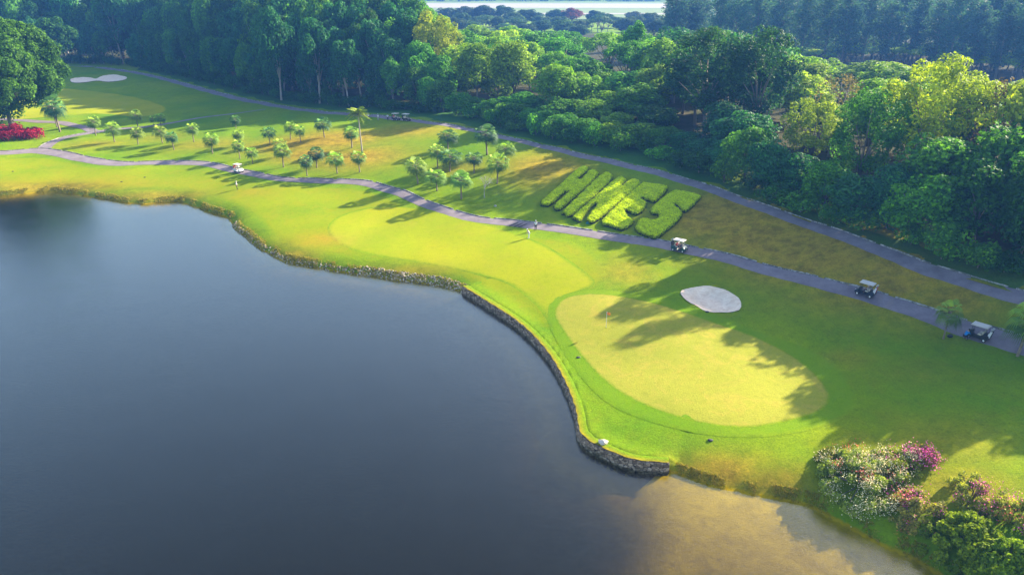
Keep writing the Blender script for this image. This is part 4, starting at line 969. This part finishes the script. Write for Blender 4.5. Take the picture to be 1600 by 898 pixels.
def cart(px, py, head, bodymat, label, rid):
    """head: heading angle in the plan"""
    g = g1(px, py, .05); root = empty('golf_cart', tuple(g), head, 1., label=label, cat='golf cart', group='golf carts on the paths')
    zf = [float(height(g[0]+math.cos(head)*s, g[1]+math.sin(head)*s)[0]) for s in (-.8, .8)]; root.rotation_euler.y = -math.atan2(zf[1]-zf[0], 1.6)
    def lk(nm, me, mat):
        o = bpy.data.objects.new(nm, me); COL.objects.link(o)
        if not me.materials: me.materials.append(mat)
        o.parent = root
        if me.materials[0] != mat: o.material_slots[0].link = 'OBJECT'; o.material_slots[0].material = mat
        return o
    lk('body', CP_['body'], bodymat); lk('roof', CP_['roof'], M['roof'])
    for p in CP_['post']: lk('post', p, M['black'])
    lk('windshield', CP_['windshield'], M['glass']); lk('seat', CP_['seat'], M['seat']); lk('backrest', CP_['backrest'], M['seat'])
    lk('steering_wheel', CP_['steering_wheel'], M['black']); lk('bumper', CP_['bumper'], M['black']); lk('bag_rack', CP_['bag_rack'], M['black'])
    for p in CP_['headlight']: lk('headlight', p, M['lamp'])
    for loc, ty, ri in CP_['wheel']:
        o = lk('wheel', ty, M['tyre']); o.location = loc; q = lk('rim', ri, M['white']); q.parent = o
    root['_'] = 0; del root['_']
    return root, g
def heading(Q, px, py):
    g = g1(px, py); i = int(np.argmin(((Q[:, :2]-g[:2])**2).sum(1))); i = min(max(i, 2), len(Q)-3); d = Q[i+2]-Q[i-2]; return math.atan2(d[1], d[0])
BAG = MB().tube([(0, 0, 0), (0, 0, .05), (0, 0, .75), (.0, 0, .82)], [.11, .13, .125, .14], 10).box((.13, 0, .35), (.08, .16, .32)).mesh('golf_bag', False)
CLUB = MB()
for k in range(7):
    a = k*.9; CLUB.tube([(.05*math.cos(a), .05*math.sin(a), .6), (.09*math.cos(a), .09*math.sin(a), 1.12)], .012, 5).ball((.09*math.cos(a)+.02, .09*math.sin(a), 1.14), (.05, .03, .03), 6, 4)
CLUB = CLUB.mesh('clubs')
def bag(root, g, head, off, mat, label, tilt=-.2, z=.62):
    c, s = math.cos(head), math.sin(head)
    o = bpy.data.objects.new('golf_bag', BAG); COL.objects.link(o); o.location = (g[0]+c*off[0]-s*off[1], g[1]+s*off[0]+c*off[1], g[2]+z); o.rotation_euler = (0, tilt, head)
    if not BAG.materials: BAG.materials.append(mat)
    o.material_slots[0].link = 'OBJECT'; o.material_slots[0].material = mat; prop(o, label, 'golf bag', 'golf bags on the cart racks')
    q = link('clubs', CLUB, M['metal'], o)

# ================================================================== PEOPLE
M['skin'] = simple('skin', (.42, .25, .16), .6); M['cl_white'] = simple('white_cloth', (.72, .72, .74), .8); M['cl_dark'] = simple('dark_cloth', (.03, .03, .045), .85); M['cl_blue'] = simple('blue_cloth', (.01, .20, .55), .8)
M['cl_grey'] = simple('grey_cloth', (.35, .34, .34), .85); M['hair'] = simple('hair', (.02, .015, .012), .7); M['cl_khaki'] = simple('khaki_cloth', (.42, .33, .22), .85); M['cl_pink'] = simple('pink_cloth', (.65, .35, .38), .8)
def skin_mesh(name, verts, edges, rad, sub=1):
    me = bpy.data.meshes.new(name); me.from_pydata(verts, edges, []); o = bpy.data.objects.new(name, me); COL.objects.link(o)
    o.modifiers.new('s', 'SKIN'); sv_ = me.skin_vertices[0].data if me.skin_vertices else None
    if sv_ is None:
        return me
    for i, q in enumerate(rad): sv_[i].radius = (q, q) if not hasattr(q, '__len__') else q
    sv_[0].use_root = True
    sb = o.modifiers.new('u', 'SUBSURF'); sb.levels = sub; sb.render_levels = sub
    dg = bpy.context.evaluated_depsgraph_get(); dg.update(); m2 = bpy.data.meshes.new_from_object(o.evaluated_get(dg)); bpy.data.objects.remove(o); m2.name = name
    m2.polygons.foreach_set('use_smooth', [True]*len(m2.polygons)); return m2
def pose(kind):
    J = dict(pel=(0,0,.95), spn=(0,0,1.15), chs=(.0,0,1.36), nck=(.01,0,1.50), hd=(.03,0,1.60), crn=(.02,0,1.74), nose=(.125,0,1.625))
    for s, n_ in ((1, 'l'), (-1, 'r')):
        J['sh'+n_] = (0, s*.18, 1.42); J['el'+n_] = (0, s*.25, 1.14); J['wr'+n_] = (.06, s*.25, .89); J['hp'+n_] = (0, s*.10, .90); J['kn'+n_] = (.03, s*.11, .49); J['an'+n_] = (0, s*.11, .08); J['to'+n_] = (.17, s*.13, .04)
    if kind == 'walk':
        J['knl'] = (.16,.1,.50); J['anl'] = (.20,.1,.08); J['tol'] = (.37,.1,.04); J['knr'] = (-.03,-.1,.48); J['anr'] = (-.26,-.1,.12); J['tor'] = (-.12,-.1,.04); J['wrl'] = (-.12,.26,.92); J['wrr'] = (.2,-.26,.95)
    if kind == 'putt':   # leaning over a club
        for k in ('spn','chs','nck','hd','crn','nose'): x, y, z = J[k]; J[k] = (x+(z-.95)*.38, y, z-(z-.95)*.10)
        J['shl'] = (.2,.17,1.38); J['shr'] = (.2,-.17,1.38); J['ell'] = (.32,.15,1.14); J['elr'] = (.32,-.15,1.14); J['wrl'] = (.42,.03,.92); J['wrr'] = (.42,-.03,.90)
    if kind == 'sit':
        d = .95-.56
        for k in list(J):
            x, y, z = J[k]
            if k[:2] in ('kn',): J[k] = (.42, y, .60)
            elif k[:2] == 'an': J[k] = (.50, y, .17)
            elif k[:2] == 'to': J[k] = (.66, y, .13)
            elif k[:2] == 'wr': J[k] = (.42, y*.8, .92-.12)
            elif k[:2] == 'el': J[k] = (.12, y, 1.14-d+.03)
            else: J[k] = (x, y, z-d)
    if kind == 'crouch':
        d = .42
        for k in list(J):
            x, y, z = J[k]
            if k[:2] == 'kn': J[k] = (.34, y*1.6, .50)
            elif k[:2] == 'an': J[k] = (.02, y*1.3, .10)
            elif k[:2] == 'to': J[k] = (.2, y*1.3, .04)
            elif k[:2] == 'wr': J[k] = (.52, y*.5, .42)
            elif k[:2] == 'el': J[k] = (.36, y, .62)
            elif k[:2] == 'hp': J[k] = (-.05, y, .48)
            elif k == 'pel': J[k] = (-.06, 0, .52)
            else: J[k] = (x+(z-.95)*.55-.04, y, .52+(z-.95)*.80)
    return J
PM = {}
def person_meshes(kind):
    if kind in PM: return PM[kind]
    J = pose(kind); V = []; E = []; Rr = []; ix = {}
    def add(k, rad, par=None, co=None):
        ix[k] = len(V); V.append(co or J[k]); Rr.append(rad)
        if par: E.append((ix[par], ix[k]))
    add('pel', (.15, .12)); add('spn', (.135, .11), 'pel'); add('chs', (.16, .12), 'spn'); add('nck', .058, 'chs'); add('hd', (.10, .085), 'nck'); add('crn', (.085, .075), 'hd')
    add('nose', .02, 'hd')
    for s in 'lr':
        add('sh'+s, .06, 'chs'); add('el'+s, .045, 'sh'+s); add('wr'+s, .028, 'el'+s)
        w_ = Vector(J['wr'+s]); d = (w_-Vector(J['el'+s])).normalized(); sd_ = d.cross(Vector((1, 0, 0))).normalized() if abs(d.x) < .8 else d.cross(Vector((0, 0, 1))).normalized()
        pm = w_+d*.07; add('pm'+s, (.035, .02), 'wr'+s, tuple(pm))
        for f, (o_, l) in enumerate(((-.027, .085), (-.009, .095), (.009, .09), (.027, .07))):
            add(f'f{f}{s}', .009, 'pm'+s, tuple(pm+d*.035+sd_*o_)); add(f'g{f}{s}', .008, f'f{f}{s}', tuple(pm+d*l+sd_*o_*1.3+Vector((.02, 0, 0))))
        add('th'+s, .010, 'wr'+s, tuple(w_+d*.05+sd_*-.045))
        add('hp'+s, .085, 'pel'); add('kn'+s, .058, 'hp'+s); add('an'+s, .040, 'kn'+s); add('to'+s, (.04, .03), 'an'+s)
    body = skin_mesh('body', V, E, Rr, 1)
    def sub(keys, rads, edges, nm):
        Vv = [J[k] for k in keys]; Ee = [(keys.index(a), keys.index(b)) for a, b in edges]; return skin_mesh(nm, Vv, Ee, rads, 1)
    mid = lambda a, b, t: tuple(np.array(J[a])*(1-t)+np.array(J[b])*t)
    for s in 'lr': J['slv'+s] = mid('sh'+s, 'el'+s, .75); J['hem'+s] = mid('kn'+s, 'an'+s, .85)
    J['col'] = mid('chs', 'nck', .5); J['bel'] = mid('pel', 'spn', -.15)
    shirt = sub(['spn','bel','chs','col','shl','slvl','shr','slvr'], [(.16,.135),(.165,.14),(.185,.14),.075,.078,.07,.078,.07], [('spn','bel'),('spn','chs'),('chs','col'),('chs','shl'),('shl','slvl'),('chs','shr'),('shr','slvr')], 'shirt')
    trs = sub(['pel','hpl','knl','heml','hpr','knr','hemr'], [(.165,.135),.105,.078,.062,.105,.078,.062], [('pel','hpl'),('hpl','knl'),('knl','heml'),('pel','hpr'),('hpr','knr'),('knr','hemr')], 'trousers')
    c = Vector(J['crn']); h = Vector(J['hd']); up = (c-h).normalized(); q = h+up*.09
    cap = MB().ball(tuple(q+up*.03), (.115, .10, .085), 12, 8).box(tuple(q+Vector((.13, 0, .005))), (.11, .14, .015)).mesh('cap', True)
    hair = MB().ball(tuple(q+Vector((-.025, 0, 0))), (.105, .095, .10), 12, 8).mesh('hair', True)
    shoes = MB()
    for s in 'lr':
        a = Vector(J['an'+s]); b = Vector(J['to'+s]); m_ = (a+b)/2; shoes.ball((m_.x+.01, m_.y, m_.z-.005), (.145, .055, .055), 10, 6)
    PM[kind] = (body, shirt, trs, cap, hair, shoes.mesh('shoes', True)); return PM[kind]
def person(loc, head, kind, shirt, trousers, hat, label, sc=1., group=None):
    b, s, t_, cap, hair, sh = person_meshes(kind); root = empty('person', tuple(loc), head, sc, label=label, cat='person', group=group)
    def lk(nm, me, mat):
        o = bpy.data.objects.new(nm, me); COL.objects.link(o); o.parent = root
        if not me.materials: me.materials.append(mat)
        o.material_slots[0].link = 'OBJECT'; o.material_slots[0].material = mat
    lk('body', b, M['skin']); lk('shirt', s, M[shirt]); lk('trousers', t_, M[trousers]); lk('cap' if hat else 'hair', cap if hat else hair, M[hat] if hat else M['hair']); lk('shoes', sh, M['cl_white' if trousers == 'cl_white' else 'cl_dark'])
    return root
CLB = MB().tube([(.42, 0, .92), (.62, 0, .03)], .010, 5).box((.64, .03, .025), (.05, .11, .035)).mesh('golf_club')
person(g1(370.5, 296), R(20), 'stand', 'cl_white', 'cl_dark', 'cl_white', 'person in white shirt and dark shorts standing alone on the lower fairway')
person(g1(826.5, 372), R(200), 'putt', 'cl_white', 'cl_white', 'cl_white', 'person all in white bending over on the fairway edge beside the speed hump')
person(g1(837, 359.5), R(100), 'stand', 'cl_white', 'cl_dark', 'cl_white', 'person in white shirt and dark trousers standing on the lower cart path')
person(g1(576, 187.5), R(250), 'stand', 'cl_white', 'cl_dark', 'cl_white', 'person in white shirt at the left of the three by the upper path')
person(g1(591, 188.5), R(300), 'walk', 'cl_white', 'cl_grey', 'cl_white', 'person in pale clothes in the middle of the three by the upper path')
person(g1(606, 188.5), R(280), 'stand', 'cl_white', 'cl_dark', None, 'bareheaded person in white shirt right of the three, next to the parked carts')
person(g1(615.5, 188.5), R(270), 'stand', 'red', 'cl_pink', None, 'person in red top standing before the left cart on the upper path')
gg = g1(1507, 530); person(gg, R(20), 'crouch', 'cl_blue', 'cl_dark', None, 'person in bright blue shirt crouching beside the parked cart', 1.1)
CARTS = [(1061,392,Q1,0,'teal','dark teal golf cart with two riders on the lower path below the hedge letters'),
 (1351,461,Q1,math.pi,'navy','golf cart with tan roof, red bag behind, on the lower path right of the bunker'),
 (1527,529,Q1,math.pi,'black','empty black golf cart parked beside the two palms at the right edge'),
 (373,269,Q1,0,'cwhite','white golf cart with red bag on the lower path above the lone golfer'),
 (619,188,Q2,0,'navy','left one of two dark golf carts parked on the upper path'),
 (635,189,Q2,0,'black','right one of two dark golf carts parked on the upper path')]
for i, (px, py, Q, fl, mt, lab) in enumerate(CARTS):
    hd = heading(Q, px, py)+fl; root, g = cart(px, py, hd, M[mt], lab, i)
    c, s = math.cos(hd), math.sin(hd); P = lambda o: (g[0]+c*o[0]-s*o[1], g[1]+s*o[0]+c*o[1], g[2]+o[2])
    nm = ['teal cart below the hedge letters', 'navy cart right of the bunker', 'black cart parked by the palms', 'white cart by the lone golfer', 'left cart on the upper path', 'right cart on the upper path'][i]
    cols = [('cl_dark', 'cl_dark', 'dark'), ('red', 'cl_white', 'red and white'), ('cl_dark', 'cl_white', 'black and white'), ('red', 'red', 'red'), ('cl_dark', 'cl_dark', 'dark'), ('cl_dark', 'cl_dark', 'dark')][i]
    for j, yy in enumerate((-.25, .25)):
        nm = nm.replace(' below the hedge letters', ' below the hedges').replace(' on the upper path', ' of the upper path'); cn = {'cl_dark': 'dark', 'red': 'red', 'cl_white': 'white'}[cols[j]]
        bag(root, g, hd, (-1.12, yy), M[cols[j]], f"{cn} golf bag, {'right' if j == 0 else 'left'} one on the rack of the {nm}")
    if i in (0, 1):
        for j, yy in enumerate((-.27, .27)):
            person(P((-.36, yy, .29)), hd, 'sit', [['red', 'cl_white'], ['cl_white', 'cl_grey']][i][j], 'cl_dark', 'cl_white' if j else None, f"person in {[['red', 'white'], ['white', 'grey']][i][j]} top sitting in the {nm}", 1., 'riders in the golf carts')
    if i == 3: person(P((-.36, .27, .29)), hd, 'sit', 'cl_white', 'cl_dark', None, 'person in white top driving the white cart by the lone golfer', 1.)

# ================================================================== SMALL THINGS
g = g1(947, 511.5, .042); root = empty('flagstick', tuple(g), label='thin white flagstick with small orange flag standing in the putting green', cat='golf flag')
link('pole', MB().tube([(0, 0, -.1), (0, 0, 2.25)], .022, 7).mesh('pole'), M['cl_white'], root)
V = []; F = []
for i in range(7):
    for j in range(4): V.append((.02+i*.07, .04*math.sin(i*.9), 2.2-j*.12-i*.02))
for i in range(6):
    for j in range(3): a = i*4+j; F.append((a, a+4, a+5, a+1))
fl = mesh_np('flag', V, F, True); fo = link('flag', fl, simple('orange_flag', (.85, .22, .03), .7), root); sm_ = fo.modifiers.new('s', 'SOLIDIFY'); sm_.thickness = .008
link('cup', MB().tube([(0, 0, .004), (0, 0, .012)], .07, 14).mesh('cup'), M['black'], root)
g = g1(1484, 527); mb = MB().ball((0, 0, .2), (.36, .24, .22), 12, 8).tube([(-.2, 0, .36), (0, 0, .5), (.2, 0, .36)], .025, 6, False)
o = link('duffel_bag', mb.mesh('duffel_bag', True), M['black'], label='black round bag lying on the grass right of the palm by the parked cart', cat='bag'); o.location = g
g = g1(942, 692); mb = MB()
IVm = IV*np.random.default_rng(4).uniform(.8, 1.2, (len(IV), 1)); o = link('boulder', mesh_np('boulder', IVm*[.55, .38, .32], IF), simple('pale_stone', (.6, .52, .42), .9), label='pale flat stone lying on the grass above the retaining wall', cat='stone'); o.location = g+[0, 0, .1]
g = g1(919, 349); o = link('sprinkler_box', MB().ball((0, 0, 0), (.35, .3, .28), 12, 8).box((0, 0, -.05), (.8, .7, .08)).mesh('sprinkler_box', True), simple('green_plastic', (.01, .16, .12), .5), label='small green dome on the slope just below the hedge letters', cat='sprinkler box'); o.location = g+[0, 0, .05]
for i, (px, py, lab) in enumerate([(1105,487,'small dark sprinkler cover at the rim of the round bunker'),(904,558,'small dark sprinkler cover on the bank left of the putting green'),(1110,687,'small dark sprinkler cover on the lawn below the putting green'),(226,277,'small dark sprinkler cover on the fairway, right one of two above the far bank'),(190,284,'small dark sprinkler cover on the fairway, left one of two above the far bank'),(20,268,'small dark sprinkler cover on the fairway near the left edge'),(774,322,'grey stone lying on the lawn right of the frontmost palm')]):
    g = g1(px, py, .04); st = 'stone' in lab; o = link('stone' if st else 'sprinkler_cover', MB().ball((0, 0, 0), (.28, .22, .09 if not st else .22), 10, 6).mesh('cover', True), M['cl_grey'] if st else M['dark'], label=lab, cat='stone' if st else 'sprinkler cover', group=None if st else 'sprinkler covers on the lawns'); o.location = g

# ================================================================== AIR
m, t = newmat('haze'); n = N(t); pv = n.n('ShaderNodeVolumePrincipled'); pv.inputs['Color'].default_value = (.12, .36, 1., 1); pv.inputs['Density'].default_value = .00025; pv.inputs['Anisotropy'].default_value = .2
n.out(None, pv.outputs[0])
me = MB().box((100, 900, 36), (3400, 2200, 84)).mesh('haze'); link('haze', me, m, kind='stuff', label='thin blue haze filling the air', cat='haze')
